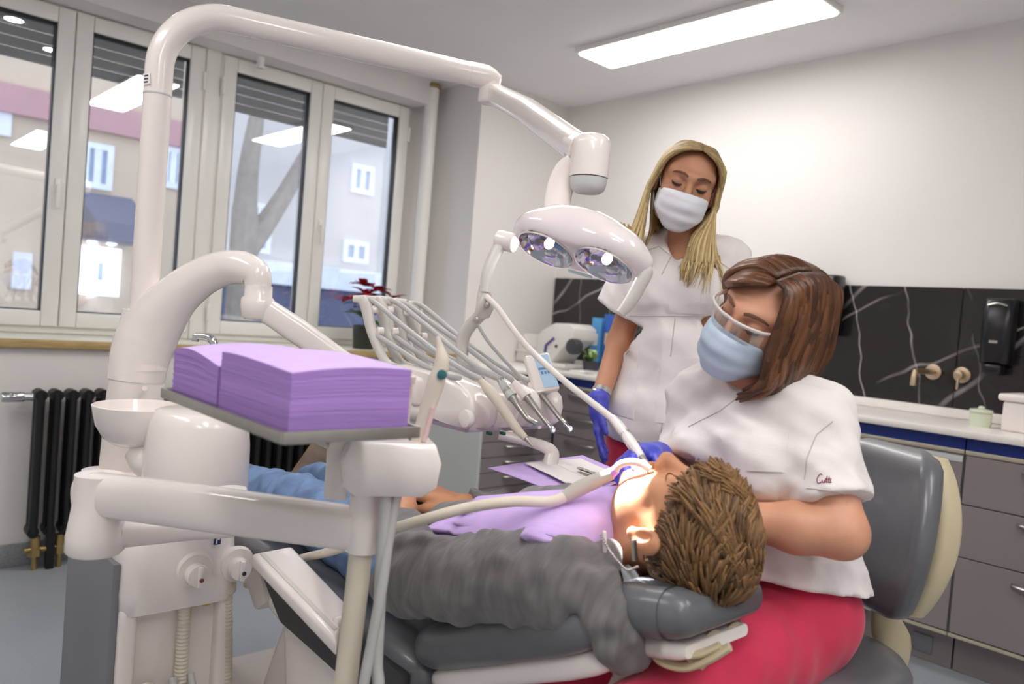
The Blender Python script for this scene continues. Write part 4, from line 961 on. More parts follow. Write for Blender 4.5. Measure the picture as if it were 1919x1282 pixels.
# tall hose arm with the handpiece used by the dentist
ha = root('hose_arm', 'tall pale grey hinged hose arm rising behind the console', 'arm', P(868, 700, 2.03))
emit('post', tube([P(867, 705, 2.03), P(866, 668, 2.03), P(868, 635, 2.03), P(880, 612, 2.02), P(903, 588, 2.01)], [(.018, .012), (.018, .012), (.019, .013), (.02, .013), (.02, .012)], 14, sm=4), M['arm_grey'], ha, smooth=60)
emit('fork', join(tube([P(903, 592, 2.0), P(910, 572, 1.99), P(913, 548, 1.99)], [(.024, .014), (.026, .016), (.012, .010)], 12, sm=4), tube([P(898, 590, 1.99), P(900, 560, 1.99), P(901, 535, 1.99)], [(.012, .008), (.010, .008), (.004, .004)], 10, sm=4)), M['arm_grey'], ha, smooth=60)
for q in ((913, 572), (893, 600)): emit('hinge_pin', cyl(P(*q, 1.975), P(*q, 1.96), .008, 12, .002), M['steel'], ha)
emit('thin_hose', tube([P(896, 610, 2.0), P(915, 640, 1.99), P(945, 675, 1.98), P(980, 712, 1.97), P(1000, 735, 1.95)], .0045, 10, sm=5), M['ghose'], ha)
emit('white_hose', tube([P(912, 556, 1.97), P(935, 580, 1.93), P(965, 622, 1.87), P(1000, 662, 1.80), P(1060, 716, 1.68), P(1110, 755, 1.58), P(1152, 788, 1.50)], .0072, 12, sm=6), M['white2'], ha, label='long white hose to the handpiece in the gloved hand')
MOUTH = P(1212, 876, 1.31)
hpz = root('dental_handpiece', 'slim white handpiece held at the patient\'s mouth in a blue glove', 'handpiece', P(1185, 830, 1.40))
emit('handle', tube([P(1148, 784, 1.505), P(1165, 805, 1.47), P(1185, 833, 1.41), P(1203, 858, 1.355)], [.0085, .0105, .0105, .007], 14, sm=4), M['white'], hpz)
emit('ring', tube([P(1171, 813, 1.455), P(1175, 819, 1.442)], .0112, 14), M['steel'], hpz, label='steel ring')
emit('neck', tube([P(1202, 857, 1.358), P(1214, 872, 1.325)], [.0065, .0045], 10), M['steel'], hpz)

# ------------------------------------------------------------------ bracket tray on the far side of the patient
TZ = .852
bt = root('bracket_tray', 'small bracket tray beside the patient with a curved white arm', 'tray', onz(1065, 890, TZ))
q = [onz(978, 880, TZ), onz(1100, 862, TZ), onz(1150, 893, TZ), onz(1066, 918, TZ)]
emit('tray_plate', prism([p-Vector((0, 0, .012)) for p in q], (0, 0, .014), .003), mat('steel_painted_reflections', '8d8079', .35, metal=.7, var=.35, vscale=120), bt, smooth=40)  # brownish speckle in the colour stands for reflections on the plain steel
emit('tray_arm', tube([P(935, 815, 1.86), P(985, 826, 1.86), P(1022, 838, 1.85), P(1034, 850, 1.85), P(1032, 866, 1.84), P(1030, 880, 1.83)], [(.014, .012), (.017, .012), (.02, .014), (.022, .018), (.021, .018), (.02, .018)], 16, sm=4), M['white'], bt, smooth=60)
nk = root('napkin', 'lilac paper napkin spread across the bracket tray', 'napkin', onz(1040, 890, TZ))
def sheet(pts, z, sag=0.0, th=.0012, n=10, droop=0.0):
    a, b, c_, d__ = [onz(x, y_, z) for x, y_ in pts]; tv = []; tf = []
    for i in range(n+1):
        for j in range(n+1):
            u, v = i/n, j/n; p = a.lerp(b, u).lerp(d__.lerp(c_, u), v); ed = max(abs(u-.5), abs(v-.5))*2
            p = p+Vector((0, 0, sag*math.sin(u*5+v*3)*.5-droop*max(0, ed-.6)**2)); tv.append(tuple(p))
    for i in range(n):
        for j in range(n): k = i*(n+1)+j; tf.append((k, k+n+1, k+n+2, k+1))
    v = np.array(tv); N = len(v); v2 = v-np.array([0, 0, th])
    return np.vstack([v, v2]), tf+[tuple(N+i for i in reversed(q)) for q in tf]
emit('sheet', sheet([(915, 877), (1092, 852), (1162, 885), (1058, 929)], TZ+.004, .003), M['purple'], nk, smooth=True)
emit('hanging_corner', sheet([(1040, 924), (1130, 900), (1160, 905), (1068, 938)], TZ-.006, .004), M['purple'], nk, smooth=True)
wp = root('paper_sheet', 'white paper sheet lying on the bracket tray', 'paper', onz(1065, 885, TZ))
emit('sheet', sheet([(984, 868), (1088, 858), (1150, 888), (1072, 911)], TZ+.012, .002), M['paper'], wp, smooth=True)
emit('fold_line', tube([onz(1030, 864, TZ+.0135), onz(1105, 898, TZ+.0135)], .0008, 5), M['paper'], wp)
tw = root('tweezers', 'dark steel dental tweezers on the white paper sheet', 'tweezers', onz(1100, 885, TZ))
emit('leg', tube([onz(1084, 878, TZ+.018), onz(1112, 888, TZ+.018), onz(1130, 894, TZ+.016)], [(.006, .002), (.005, .002), (.002, .0015)], 8), M['steel'], tw); emit('leg', tube([onz(1085, 876.5, TZ+.022), onz(1114, 886.5, TZ+.024), onz(1131, 893, TZ+.017)], [(.006, .002), (.005, .002), (.002, .0015)], 8), M['steel'], tw)

# ------------------------------------------------------------------ operating light
ol = root('operating_light', 'white two-reflector dental operating light on a bent pole arm', 'operating light', (sk.x-.02, sk.y, 1.14))
pb = Vector((sk.x-.02, sk.y, 1.13)); zt = P(303, 180, (sk-CAM).dot(FW)).z
pz = (pb-CAM).dot(FW)
emit('pole', tube([pb, Vector((pb.x, pb.y, zt))], .034, 28), M['white'], ol)
t0 = Vector((pb.x, pb.y, zt)); hd = Vector((.289, .957, 0)).normalized()
ztop = P(420, 26, pz+.1).z-.034
pend = None
def arc(cen, r, a0, a1, n): return [cen+hd*(r*math.cos(a))+Vector((0, 0, r*math.sin(a))) for a in [a0+(a1-a0)*i/n for i in range(n+1)]]
R_ = .16; cen = Vector((t0.x, t0.y, ztop-R_))+hd*R_
path = [t0, Vector((t0.x, t0.y, ztop-R_-.05))]+arc(cen, R_, math.pi, math.pi/2, 14)
# horizontal run to the joint, whose pixel is (900,142)
best = min((abs(proj(Vector((t0.x, t0.y, ztop))+hd*(.01*k))[0]-882), .01*k) for k in range(20, 160))[1]
jend = Vector((t0.x, t0.y, ztop))+hd*best
path += [cen+Vector((0, 0, R_))+(jend-cen-Vector((0, 0, R_)))*f for f in (.3, .6, .9, 1)]
emit('bent_tube', tube(path, [.0345]*len(path), 28), M['white'], ol, smooth=60)
emit('pole_ring', cyl(t0-Vector((0, 0, .002)), t0+Vector((0, 0, .002)), .0352, 28), M['cabside'], ol)
lp = t0+Vector((0, 0, .03)); emit('label_sticker', obox(lp-FW*.034-RT*.014, .002, .022, .028, -FW-RT*.4, RT), M['paper'], ol, label='white sticker with dark marks'); 
for i in range(3): emit('sticker_print', obox(lp-FW*.0352-RT*.0145+Vector((0, 0, .008-.008*i)), .002, .012, .003, -FW-RT*.4, RT), M['dark'], ol)
zj = (jend-CAM).dot(FW)
j2 = P(926, 168, zj+.03)
emit('arm_elbow', join(tube([jend-hd*.01, jend+hd*.05, jend+hd*.085+Vector((0, 0, -.012))], [.036, .037, .030], 20, sm=3), cyl(Vector((j2.x-.01, j2.y-.01, j2.z+.045)), Vector((j2.x-.01, j2.y-.01, j2.z-.045)), .033, 24, .01)), M['white'], ol, smooth=50)
j3 = P(1080, 276, 1.60)
emit('spring_arm', tube([j2+Vector((0, 0, -.012)), j2.lerp(j3, .5)+Vector((0, 0, .004)), j3], [(.024, .030), (.025, .032), (.024, .030)], 20, up=(0, 0, 1), power=3.2), M['white'], ol, smooth=50)
jc = P(1106, 300, 1.56)
emit('joint_cap', loft([ring((jc.x, jc.y, jc.z+z), r, 28) for z, r in ((-.035, .0385), (.0, .039), (.03, .039), (.042, .036), (.049, .027), (.053, .010))]), M['white'], ol, smooth=50)
emit('joint_bridge', tube([j3-(j3-j2).normalized()*.02, P(1092, 280, 1.57)], [(.027, .031), (.030, .031)], 16), M['white'], ol, smooth=50)
emit('joint_collar', loft([ring((jc.x, jc.y, jc.z+z), r, 28) for z, r in ((-.066, .025), (-.060, .033), (-.05, .036), (-.037, .037))]), M['cabside'], ol, smooth=50, label='translucent grey collar')
emit('drop_link', tube([P(1078, 306, 1.57), P(1062, 322, 1.58), P(1050, 352, 1.58), P(1044, 392, 1.56), P(1048, 425, 1.52)], [(.023, .009), (.026, .009), (.027, .009), (.026, .009), (.025, .009)], 14, sm=4, up=tuple(FW)), M['white2'], ol, smooth=50)
# lamp head: local frame  ex along the two reflectors, ez out of the front face
LZ = 1.44; LS = .82
lc = P(1083, 468, LZ); ex = (P(1150, 500, LZ-.025)-P(1032, 468, LZ+.03)).normalized(); aim = (MOUTH+Vector((-.05, .02, -.05))-lc).normalized()
ez = (aim*.8-FW*.30).normalized(); ez = (ez-ex*ez.dot(ex)).normalized(); ey = ez.cross(ex)
LM = Matrix((ex, ey, ez)).transposed()
def LL_(x, y_, z): return lc+LM @ Vector((x*LS, y_*LS, z*LS))
def lr(*q): return tuple(v*LS for v in q)
g = SDF.cube(lc-Vector((.2,)*3), lc+Vector((.2,)*3), .0038)
for s_ in (-1, 1): g.ell(LL_(s_*.073, 0, -.01), lr(.092, .082, .052), LM, .045)
g.ell(LL_(0, 0, -.03), lr(.13, .062, .045), LM, .035); g.ell(LL_(-.01, .01, -.05), lr(.085, .055, .035), LM, .03)
for s_ in (-1, 1): g.ell(LL_(s_*.150, -.01, -.01), lr(.02, .022, .022), LM, .02)
g.cut(LL_(0, 0, .022), ez)
for s_ in (-1, 1): g.ell(LL_(s_*.073, -.002, .022), lr(.067, .067, .035), LM, .003, 's')
emit_sdf('lamp_housing', g, mat('glossy_white_housing', 'ece4e4', .15, var=.01, coat=.8), ol, it=2)
M['mirror'] = mat('faceted_mirror', 'c9ccd8', .10, metal=1, var=.05, bump=.35, bscale=45)
M['bulb'] = lamp_mat(60, (.93, .95, 1))
for s_ in (-1, 1):
    c = LL_(s_*.073, -.002, .022)
    prof_ = [(a_*LS, b_*LS) for a_, b_ in ((.0, -.034), (.022, -.0325), (.04, -.027), (.054, -.019), (.063, -.008), (.0665, .0), (.068, .001))]
    emit('reflector', lathe(prof_, c, ez, 30, cap=False), M['mirror'], ol, smooth=60, label='faceted chrome reflector')
    emit('bulb', lathe([(0, -.012), (.006, -.011), (.0085, -.004), (.0085, .002), (.005, .008), (0, .009)], c-ez*.015, ez, 16), M['bulb'], ol, label='glowing lamp bulb')
    emit('reflector_rim', lathe([(.0670*LS, -.001), (.0695*LS, .0015), (.071*LS, .0), (.0695*LS, -.002)], c, ez, 36, cap=False), M['white2'], ol, smooth=60)
    ld = bpy.data.lights.new('reflector_light', 'SPOT'); ld.energy = OPLIGHT_WATTS; ld.spot_size = math.radians(10.5); ld.spot_blend = .10; ld.shadow_soft_size = .008; ld.color = (1, .98, .97)
    lo_ = bpy.data.objects.new('reflector_light', ld); COL.objects.link(lo_); lo_.parent = ol
    wl = c+ez*.012; tgt = P(1180, 900, 1.305) if s_ < 0 else P(1184, 928, 1.30)
    lo_.rotation_mode = 'QUATERNION'; lo_.location = wl-ORG[ol]; lo_.rotation_quaternion = (tgt-wl).to_track_quat('-Z', 'Y')
# side handles
for s_, pts in ((-1, [(955, 448, 1.49), (940, 455, 1.48), (925, 482, 1.47), (912, 515, 1.46), (907, 548, 1.455)]), (1, [(1212, 500, 1.39), (1210, 512, 1.39), (1196, 540, 1.39), (1178, 570, 1.39), (1162, 588, 1.39)])):
    emit('handle', tube([P(*q) for q in pts], [(.012, .010), (.0155, .011), (.0155, .010), (.014, .009), (.0095, .007)], 14, sm=4), M['arm_grey'], ol, smooth=60)
kn = P(948, 452, 1.475); emit('handle_knob', cyl(kn-ex*.019, kn+ex*.021, .0185, 22, .005), M['white'], ol)
emit('sensor_window', obox(LL_(-.0, -.070, .0225), .05, .009, .003, ex, ey, .001), mat('pale_teal_window', 'bfe0de', .2), ol)

# ------------------------------------------------------------------ suction hose and tip in the mouth
sh = root('suction_tube', 'beige suction hose with handle lying across the patient to the mouth', 'suction hose', P(760, 985, 1.30))
emit('hose', tube([P(462, 1096, 2.0), P(500, 1068, 1.93), P(568, 1046, 1.775), P(602, 1038, 1.69), P(645, 1026, 1.57), P(720, 997, 1.40), P(800, 972, 1.345), P(880, 951, 1.325), P(960, 940, 1.32), P(1030, 940, 1.325), P(1066, 928, 1.33)], .0095, 14, sm=6), M['hose'], sh)
emit('handle', tube([P(1058, 932, 1.33), P(1085, 916, 1.335), P(1115, 902, 1.335), P(1146, 888, 1.33)], [.011, .0135, .013, .010], 16, sm=4), mat('grey_beige_grip', 'b9b4aa', .45), sh)
M['lilac_tip'] = mat('lilac_plastic_tip', 'c88fe8', .3)
emit('tip_socket', tube([P(1143, 890, 1.33), P(1154, 880, 1.325)], [.0085, .0075], 12), M['lilac_tip'], sh)
emit('suction_tip', tube([P(1152, 882, 1.325), P(1162, 871, 1.32), P(1180, 866, 1.315), P(1200, 869, 1.31), P(1218, 880, 1.305)], .0062, 12, sm=5), M['white2'], sh)

# ------------------------------------------------------------------ dentist's stool
st = root('operator_stool', 'dentist\'s grey padded stool with cream curved backrest support', 'stool', (-.70, 1.50, 0))
SC = Vector((-.715, 1.50, .555))
emit('seat_cushion', loft([[(SC.x+p[0]*f, SC.y+p[1]*f, z) for p in rrect(.40, .40, .17, 8)] for z, f in ((.515, .90), (.525, .97), (.545, 1.0), (.575, .99), (.592, .93), (.598, .75))]), M['pad'], st, smooth=60)
emit('seat_pan', loft([[(SC.x+p[0]*f, SC.y+p[1]*f, z) for p in rrect(.38, .38, .16, 8)] for z, f in ((.485, .8), (.495, .95), (.516, 1.0))]), M['cream'], st, smooth=50)
emit('gas_column', cyl((SC.x, SC.y, .10), (SC.x, SC.y, .49), .028, 18), M['dark'], st)
for k in range(5):
    a = k*2*math.pi/5+.3; d = Vector((math.cos(a), math.sin(a), 0)); b = Vector((SC.x, SC.y, 0))
    l_ = emit('star_leg', tube([b+Vector((0, 0, .12)), b+d*.14+Vector((0, 0, .10)), b+d*.29+Vector((0, 0, .075))], [(.024, .020), (.02, .016), (.015, .012)], 10, up=(0, 0, 1)), M['cream'], st)
    w_ = b+d*.29; emit('castor', cyl(w_+Vector((-.012*d.y, .012*d.x, .028)), w_-Vector((-.012*d.y, .012*d.x, -.028)), .028, 14, .005), M['dark'], l_)
# backrest: curved pad seen from its side, support spine behind it
bk = [(1762, 845), (1745, 850), (1700, 885), (1640, 935), (1600, 1000), (1598, 1010), (1640, 1085), (1668, 1135), (1690, 1155), (1712, 1145), (1730, 1090), (1752, 1000), (1775, 920), (1784, 868)]
bx_ = []
BZ = 1.70
B0 = P(1690, 1150, 1.66); B1 = P(1775, 850, 1.78)
up_ = Vector((.05, .16, 1)).normalized()
rings = []
wd = Vector((.90, -.44, 0)).normalized()      # backrest width direction
fwd_ = Vector((wd.y, -wd.x, 0)); 
fwd_ = fwd_ if fwd_.y < 0 else -fwd_
BC = Vector((-.655, 1.705, .820))
for t_ in [i/22 for i in range(23)]:
    h_ = -.165+.345*t_; w_ = .36*(.55+.45*math.sin(math.pi*min(1, t_*1.15)**.9)) if t_ < .9 else .36*(.55+.45*math.sin(math.pi*.93))*(1-(t_-.9)*3.0)
    wv = {0: .45, 1: .6}.get(0); w_ = .17+.19*math.sin(math.pi*(t_*.75+.12)); e_ = min(t_, 1-t_)
    fsh = min(1, math.sqrt(max(0, e_)*9)+.18); th = .062*fsh; w_ = w_*(.55+.45*fsh)
    rg = []
    for p in rrect(w_, th, min(th*.48, .03), 6):
        u = p[0]/.18; bend = -.055*u*u
        rg.append(tuple(BC+wd*p[0]-fwd_*(p[1]+bend*1.0)+up_*h_+Vector((0, -.02*math.sin(t_*3.1), 0))))
    rings.append(rg)
emit('backrest_pad', loft(rings), M['pad'], st, smooth=60)
bb = BC-fwd_*.048
emit('backrest_shell', loft([[tuple(bb+wd*p[0]-fwd_*p[1]+up_*h_) for p in rrect(w_, d__, .018, 5)] for h_, w_, d__ in [(-.158+.32*i_/16, .10+.17*math.sin(math.pi*min(1, .12+.84*i_/16))**.6, .030+.030*math.sin(math.pi*(.1+.8*i_/16))) for i_ in range(17)]]), M['cream'], st, smooth=50)
emit('support_spine', tube([bb+up_*(-.10)-fwd_*.01, bb+up_*(-.20)-fwd_*.012, Vector((bb.x, bb.y, .56))-fwd_*.01, Vector((bb.x, bb.y, .50))+fwd_*.03, Vector((SC.x, SC.y, .492))+(bb-SC).normalized()*.1], [(.04, .02), (.036, .02), (.045, .022), (.055, .018), (.05, .012)], 14, sm=5, up=tuple(wd)), M['cream'], st, smooth=60)
for dz in (0, .045):
    a = P(1612, 1258-dz*500, 1.60); emit('lever', tube([a, a+RT*.03+Vector((0, 0, .012))], .006, 8), M['black'], st)
# ================================================================== people: shared builders
def F3(right=None, fwd=None, up=None):
    """right-handed frame, columns right / fwd / up ; fwd kept, up orthogonalised"""
    f = Vector(fwd).normalized(); u = Vector(up); u = (u-f*u.dot(f)).normalized(); r = f.cross(u)
    return Matrix((r, f, u)).transposed()
def F3u(up, fwd):
    u = Vector(up).normalized(); f = Vector(fwd); f = (f-u*f.dot(u)).normalized(); r = f.cross(u)
    return Matrix((r, f, u)).transposed()
def fold(seed, amp, freq, n=5, aniso=(1, 1, 1), sharp=False):
    rnd = np.random.RandomState(seed); K = rnd.normal(size=(n, 3))*np.array(aniso)*freq; ph = rnd.uniform(0, 6.28, n); K2 = rnd.normal(size=(n, 3))*freq*.5; p2 = rnd.uniform(0, 6.28, n)
    def fn(x, y, z):
        s = 0
        for i in range(n):
            a = K[i, 0]*x+K[i, 1]*y+K[i, 2]*z+ph[i]+1.4*np.sin(K2[i, 0]*x+K2[i, 1]*y+K2[i, 2]*z+p2[i]); v = np.sin(a); s = s+(np.abs(v)*2-1 if sharp else v)
        return amp*s/math.sqrt(n)
    return fn
def head_prims(g, c, R, s=1.0, male=False, neck=None, neck_r=.052, eyes_closed=True):
    c = Vector(c)
    def L(x, y, z): return c+R @ Vector((x*s, y*s, z*s))
    def e(p, r, k=.015, op='u'): g.ell(L(*p), [q*s for q in r], R, k*s, op)
    def cn(a, b, ra, rb, k=.012, op='u'): g.cone(L(*a), L(*b), ra*s, rb*s, k*s, op)
    if neck is not None: g.cone(L(0, -.018, -.05), neck, neck_r*s, neck_r*1.08*s, .03)
    e((0, -.014, .034), (.074, .095, .078), .02); e((0, .028, -.018), (.062, .064, .088), .03)
    e((0, .032, -.07), (.05 if male else .046, .052, .046), .03); e((0, .072, -.100), (.022 if male else .017, .018, .016), .02)
    for q in (-1, 1):
        cn((q*.05, .058, .034), (q*.012, .086, .028), .011, .012, .016); e((q*.043, .058, -.018), (.022, .022, .02), .02)
        e((q*.046, .03, -.065), (.016, .04, .03), .02)
    cn((0, .088, .018), (0, .108, -.026), .008, .0125, .012); e((0, .111, -.030), (.012, .010, .010), .008)
    for q in (-1, 1): e((q*.0125, .099, -.033), (.009, .012, .008), .006)
    for q in (-1, 1):
        e((q*.032, .098, .010), (.018, .016, .012), .012, 's'); e((q*.032, .0745, .009), (.0145, .0145, .0125), .005)
    e((0, .093, -.060), (.025, .011, .0065), .006); e((0, .091, -.071), (.021, .011, .0075), .006)
    cn((-.022, .1045, -.0655), (.022, .1045, -.0655), .0022, .0022, .003, 's')
    for q in (-1, 1):
        e((q*.079, -.012, -.004), (.008, .019, .033), .006); e((q*.086, -.018, .004), (.007, .016, .026), .006)
        e((q*.088, -.006, -.002), (.008, .009, .016), .006, 's'); e((q*.079, -.004, -.030), (.007, .009, .010), .006)
    return L
def hand_prims(g, w, f, n, side, curls, thumb=(.5, .35), s=1.0, spread=.06, k=.008):
    """w wrist, f towards fingers, n out of the palm, side=+1 if thumb lies along f x n, curls per finger"""
    w = Vector(w); f = Vector(f).normalized(); n = Vector(n); n = (n-f*n.dot(f)).normalized(); l = f.cross(n)*side
    def W(a, b, c_): return w+f*(a*s)+l*(b*s)+n*(c_*s)
    fr = (n, .62)
    g.cone(W(-.01, 0, 0), W(.03, 0, .0), .026*s, .030*s, .012, flat=fr)
    for b in (-.026, -.009, .009, .026): g.cone(W(.025, b*.6, 0), W(.082-abs(b-.005)*.15, b, 0), .0135*s, .0125*s, .012)
    tips = []
    for i, (b, L3) in enumerate(((.029, (.040, .026, .020)), (.010, (.044, .029, .021)), (-.010, (.041, .027, .020)), (-.028, (.032, .021, .018)))):
        p = W(.082-abs(b-.005)*.2, b, 0); d = (f+l*(spread*(b/.028))).normalized(); cu = curls[i]; r = (.0098, .0088, .0080, .0068)
        if i == 3: r = tuple(x*.88 for x in r)
        ang = 0
        for j in range(3):
            ang += cu*(.9, 1.0, .7)[j]; dd = d*math.cos(ang)+n*math.sin(ang); q = p+dd*(L3[j]*s); g.cone(p, q, r[j]*s, r[j+1]*s, .004 if j else k); p = q
        tips.append(p)
    a, b = thumb; p = W(.022, .026, .006); d = (f*math.cos(a)+l*math.sin(a)); d = (d*math.cos(b)+n*math.sin(b)).normalized()
    q = p+d*.042*s; g.cone(W(.008, .016, .002), p, .015*s, .0145*s, .012); g.cone(p, q, .014*s, .0105*s, .008)
    d2 = (d*.85+f*.35+n*.2*b).normalized(); t_ = q+d2*.028*s; g.cone(q, t_, .0105*s, .0078*s, .004); tips.append(t_)
    return tips
def torso_prims(g, J, W, infl=0.0, k=.045, bust=0.0, Rc=None, Rp=None, traps=True):
    i = infl
    g.ell(J['pel'], (W[0]+i, .108+i, .115+i), Rp, k); g.ell(J['waist'], (W[1]+i, .092+W[3]+i, .13+i), Rp, k)
    g.ell(J['chest'], (W[2]+i, .105+i, .155+i), Rc, k)
    g.cone(J['sl'], J['sr'], .056+i, .056+i, k)
    if traps:
        for q in ('sl', 'sr'): g.cone(J['neck'], Vector(J[q]).lerp(J['neck'], .35), .048+i*.5, .045+i, k)
    if bust:
        c = Vector(J['chest'])
        for q in (-1, 1): g.ell(c+Rc @ Vector((q*.07, .075, -.005)), (.062+i, bust+i, .062+i), Rc, .04)
def mask_mesh(L, w_=.070, th=.0016, top=-.010, bot=-.118, nu=22, nv=18):
    pts = []
    prof_ = [(0, .113), (.12, .126), (.25, .133), (.45, .127), (.72, .118), (.9, .104), (1.0, .080)]
    def py(v):
        for (a, ya), (b, yb) in zip(prof_[:-1], prof_[1:]):
            if v <= b: return ya+(yb-ya)*(v-a)/(b-a)
        return prof_[-1][1]
    for i in range(nv+1):
        v = i/nv
        for j in range(nu+1):
            u = j/nu*2-1; z0 = top+(bot-top)*v
            hw = w_*(1.0 if v < .6 else 1-.42*((v-.6)/.4)**1.4); sidey = .018
            x = hw*math.sin(u*math.pi/2*.98); cy = math.cos(u*math.pi/2*.98)
            y = sidey+(py(v)-sidey)*(cy**.75)
            z = z0+(-.052-z0)*.40*abs(u)**2.4
            y += .0024*math.sin(v*math.pi*7)*(cy) - .004*math.exp(-((abs(u)-.45)/.12)**2)*math.exp(-((v-.25)/.15)**2)
            pts.append(L(x, y, z))
    N = len(pts); f = []
    nrm = []
    cen = L(0, 0, -.05)
    bot_ = [p+(cen-p).normalized()*th for p in pts]
    for i in range(nv):
        for j in range(nu):
            a = i*(nu+1)+j; f.append((a, a+1, a+nu+2, a+nu+1)); f.append((N+a, N+a+nu+1, N+a+nu+2, N+a+1))
    e = [i for i in range(nu+1)]+[i*(nu+1)+nu for i in range(1, nv+1)]+[nv*(nu+1)+j for j in range(nu-1, -1, -1)]+[i*(nu+1) for i in range(nv-1, 0, -1)]
    for q in range(len(e)): a, b = e[q], e[(q+1) % len(e)]; f.append((b, a, N+a, N+b))
    return np.array([tuple(p) for p in pts+bot_]), f
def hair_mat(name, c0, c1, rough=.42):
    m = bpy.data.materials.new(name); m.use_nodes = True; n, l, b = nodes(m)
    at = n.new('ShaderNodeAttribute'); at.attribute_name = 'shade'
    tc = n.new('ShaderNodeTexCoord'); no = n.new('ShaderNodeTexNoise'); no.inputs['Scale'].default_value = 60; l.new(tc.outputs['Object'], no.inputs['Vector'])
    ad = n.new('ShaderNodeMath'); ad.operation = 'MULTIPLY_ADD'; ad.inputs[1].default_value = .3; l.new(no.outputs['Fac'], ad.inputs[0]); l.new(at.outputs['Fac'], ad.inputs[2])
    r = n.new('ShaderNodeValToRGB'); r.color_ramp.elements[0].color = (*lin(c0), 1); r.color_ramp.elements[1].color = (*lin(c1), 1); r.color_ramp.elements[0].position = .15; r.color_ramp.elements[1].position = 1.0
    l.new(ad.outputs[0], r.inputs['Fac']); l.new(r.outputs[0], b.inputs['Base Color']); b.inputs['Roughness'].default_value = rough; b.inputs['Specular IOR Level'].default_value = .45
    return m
def locks_mesh(paths, seg=5, sm=4):
    """paths: list of (points, radius list, shade list or float)"""
    V_, F_, S_ = [], [], []; n = 0
    for pts, rad, sh in paths:
        v, f = tube(pts, rad, seg, sm=sm, cap=True); V_.append(np.asarray(v)); F_ += [tuple(i+n for i in q) for q in f]; n += len(v)
        nr = len(v)//seg
        if isinstance(sh, (list, tuple)): a = np.interp(np.linspace(0, 1, nr), np.linspace(0, 1, len(sh)), sh)
        else: a = np.full(nr, sh)
        S_.append(np.repeat(a, seg))
    return (np.vstack(V_), F_), np.concatenate(S_)
def emit_hair(name, paths, m, parent, seg=5, sm=4):
    vf, sh = locks_mesh(paths, seg, sm); o = emit(name, vf, m, parent, smooth=True); a = o.data.attributes.new('shade', 'FLOAT', 'POINT'); a.data.foreach_set('value', sh.astype(np.float32)); return o
def brow(L, q, m, parent, s=1.0):
    return emit('eyebrow', tube([L(q*.012, .099, .029), L(q*.026, .098, .0345), L(q*.044, .084, .033), L(q*.052, .074, .028)], [(.0015, .0028), (.0018, .0034), (.0016, .0028), (.0008, .0012)], 8, sm=4), m, parent)
def eye_slit(L, q, m, parent):
    g = SDF.cube(L(q*.032, .08, .003)-Vector((.02,)*3), L(q*.032, .08, .003)+Vector((.02,)*3), .0012); R3 = Matrix([(L(1, 0, 0)-L(0, 0, 0)).normalized(), (L(0, 1, 0)-L(0, 0, 0)).normalized(), (L(0, 0, 1)-L(0, 0, 0)).normalized()]).transposed()
    g.ell(L(q*.032, .0815, .0025), (.0135, .0075, .0042), R3, 0); return emit_sdf('eye', g, m, parent, it=1)
def lash(L, q, m, parent, dz=0, s=1.0):
    return emit('eyelash', tube([L(q*.018, .0835, .006+dz), L(q*.025, .0885, .0025+dz), L(q*.033, .0900, .0015+dz), L(q*.041, .0865, .003+dz), L(q*.047, .079, .007+dz)], [(.001*s, .001*s), (.002*s, .0024*s), (.0022*s, .003*s), (.002*s, .0024*s), (.0008*s, .0008*s)], 8, sm=4), m, parent)
def skin(name, c, blush):
    m = mat(name, c, .48, var=.05, vscale=25, sss=.12, bump=.04, bscale=220); n, l, b = nodes(m)
    return m
M['skin_a'] = skin('tanned_skin', 'c08a6c', 0); M['skin_b'] = skin('fair_skin', 'd49c7e', 0); M['skin_c'] = skin('warm_skin', 'c48c68', 0)
M['tunic'] = mat('white_cotton', 'ebe6e5', .85, var=.015, vscale=30, bump=.10, bscale=420, sheen=.15)
M['pink'] = M['pink']; M['trouser'] = mat('crimson_pink_cotton', 'cc2b52', .8, var=.06, vscale=20, bump=.10, bscale=380, sheen=.2)
M['glove'] = mat('blue_nitrile', '4a50c4', .38, var=.06, vscale=40, bump=.12, bscale=130)
M['mask'] = mat('pale_mask_fabric', 'e9ecf4', .8, var=.02, vscale=60, bump=.06, bscale=500); M['mask_b'] = mat('pale_blue_mask_fabric', 'c9dcf0', .8, var=.03, vscale=60, bump=.06, bscale=500)
M['lash'] = mat('dark_lash', '2a1d18', .6); M['brow'] = mat('brown_brow', '6b4a34', .7, var=.15, vscale=90)
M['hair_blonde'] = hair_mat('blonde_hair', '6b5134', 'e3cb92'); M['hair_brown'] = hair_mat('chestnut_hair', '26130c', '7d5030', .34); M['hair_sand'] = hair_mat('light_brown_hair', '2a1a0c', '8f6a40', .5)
# ================================================================== the standing assistant
hc = P(1286, 347, 2.10)
upA = (RT*.30+UP*.95)*math.cos(.33)-FW*math.sin(.33)
RA = F3u(upA, -FW*1.0-RT*.05)
zA = {'neck': P(1293, 462, 2.17), 'sr': P(1212, 486, 2.21), 'sl': P(1362, 492, 2.12), 'chest': P(1288, 545, 2.165), 'waist': P(1270, 665, 2.17), 'pel': P(1254, 775, 2.17)}
faceA = (zA['sl']-zA['sr']).cross(Vector((0, 0, 1))); faceA = faceA if faceA.dot(FW) < 0 else -faceA; faceA.z = 0; faceA.normalize()
RcA = F3u(Vector((0, 0, 1)), faceA); rtA = RcA.col[0]
WA = (.165, .128, .138, 0)
elR, wrR = P(1160, 642, 2.25), P(1122, 752, 2.12); elL, wrL = P(1408, 640, 2.10), P(1395, 770, 2.0)
hipR, hipL = zA['pel']+rtA*.085+Vector((0, 0, -.03)), zA['pel']-rtA*.085+Vector((0, 0, -.03))
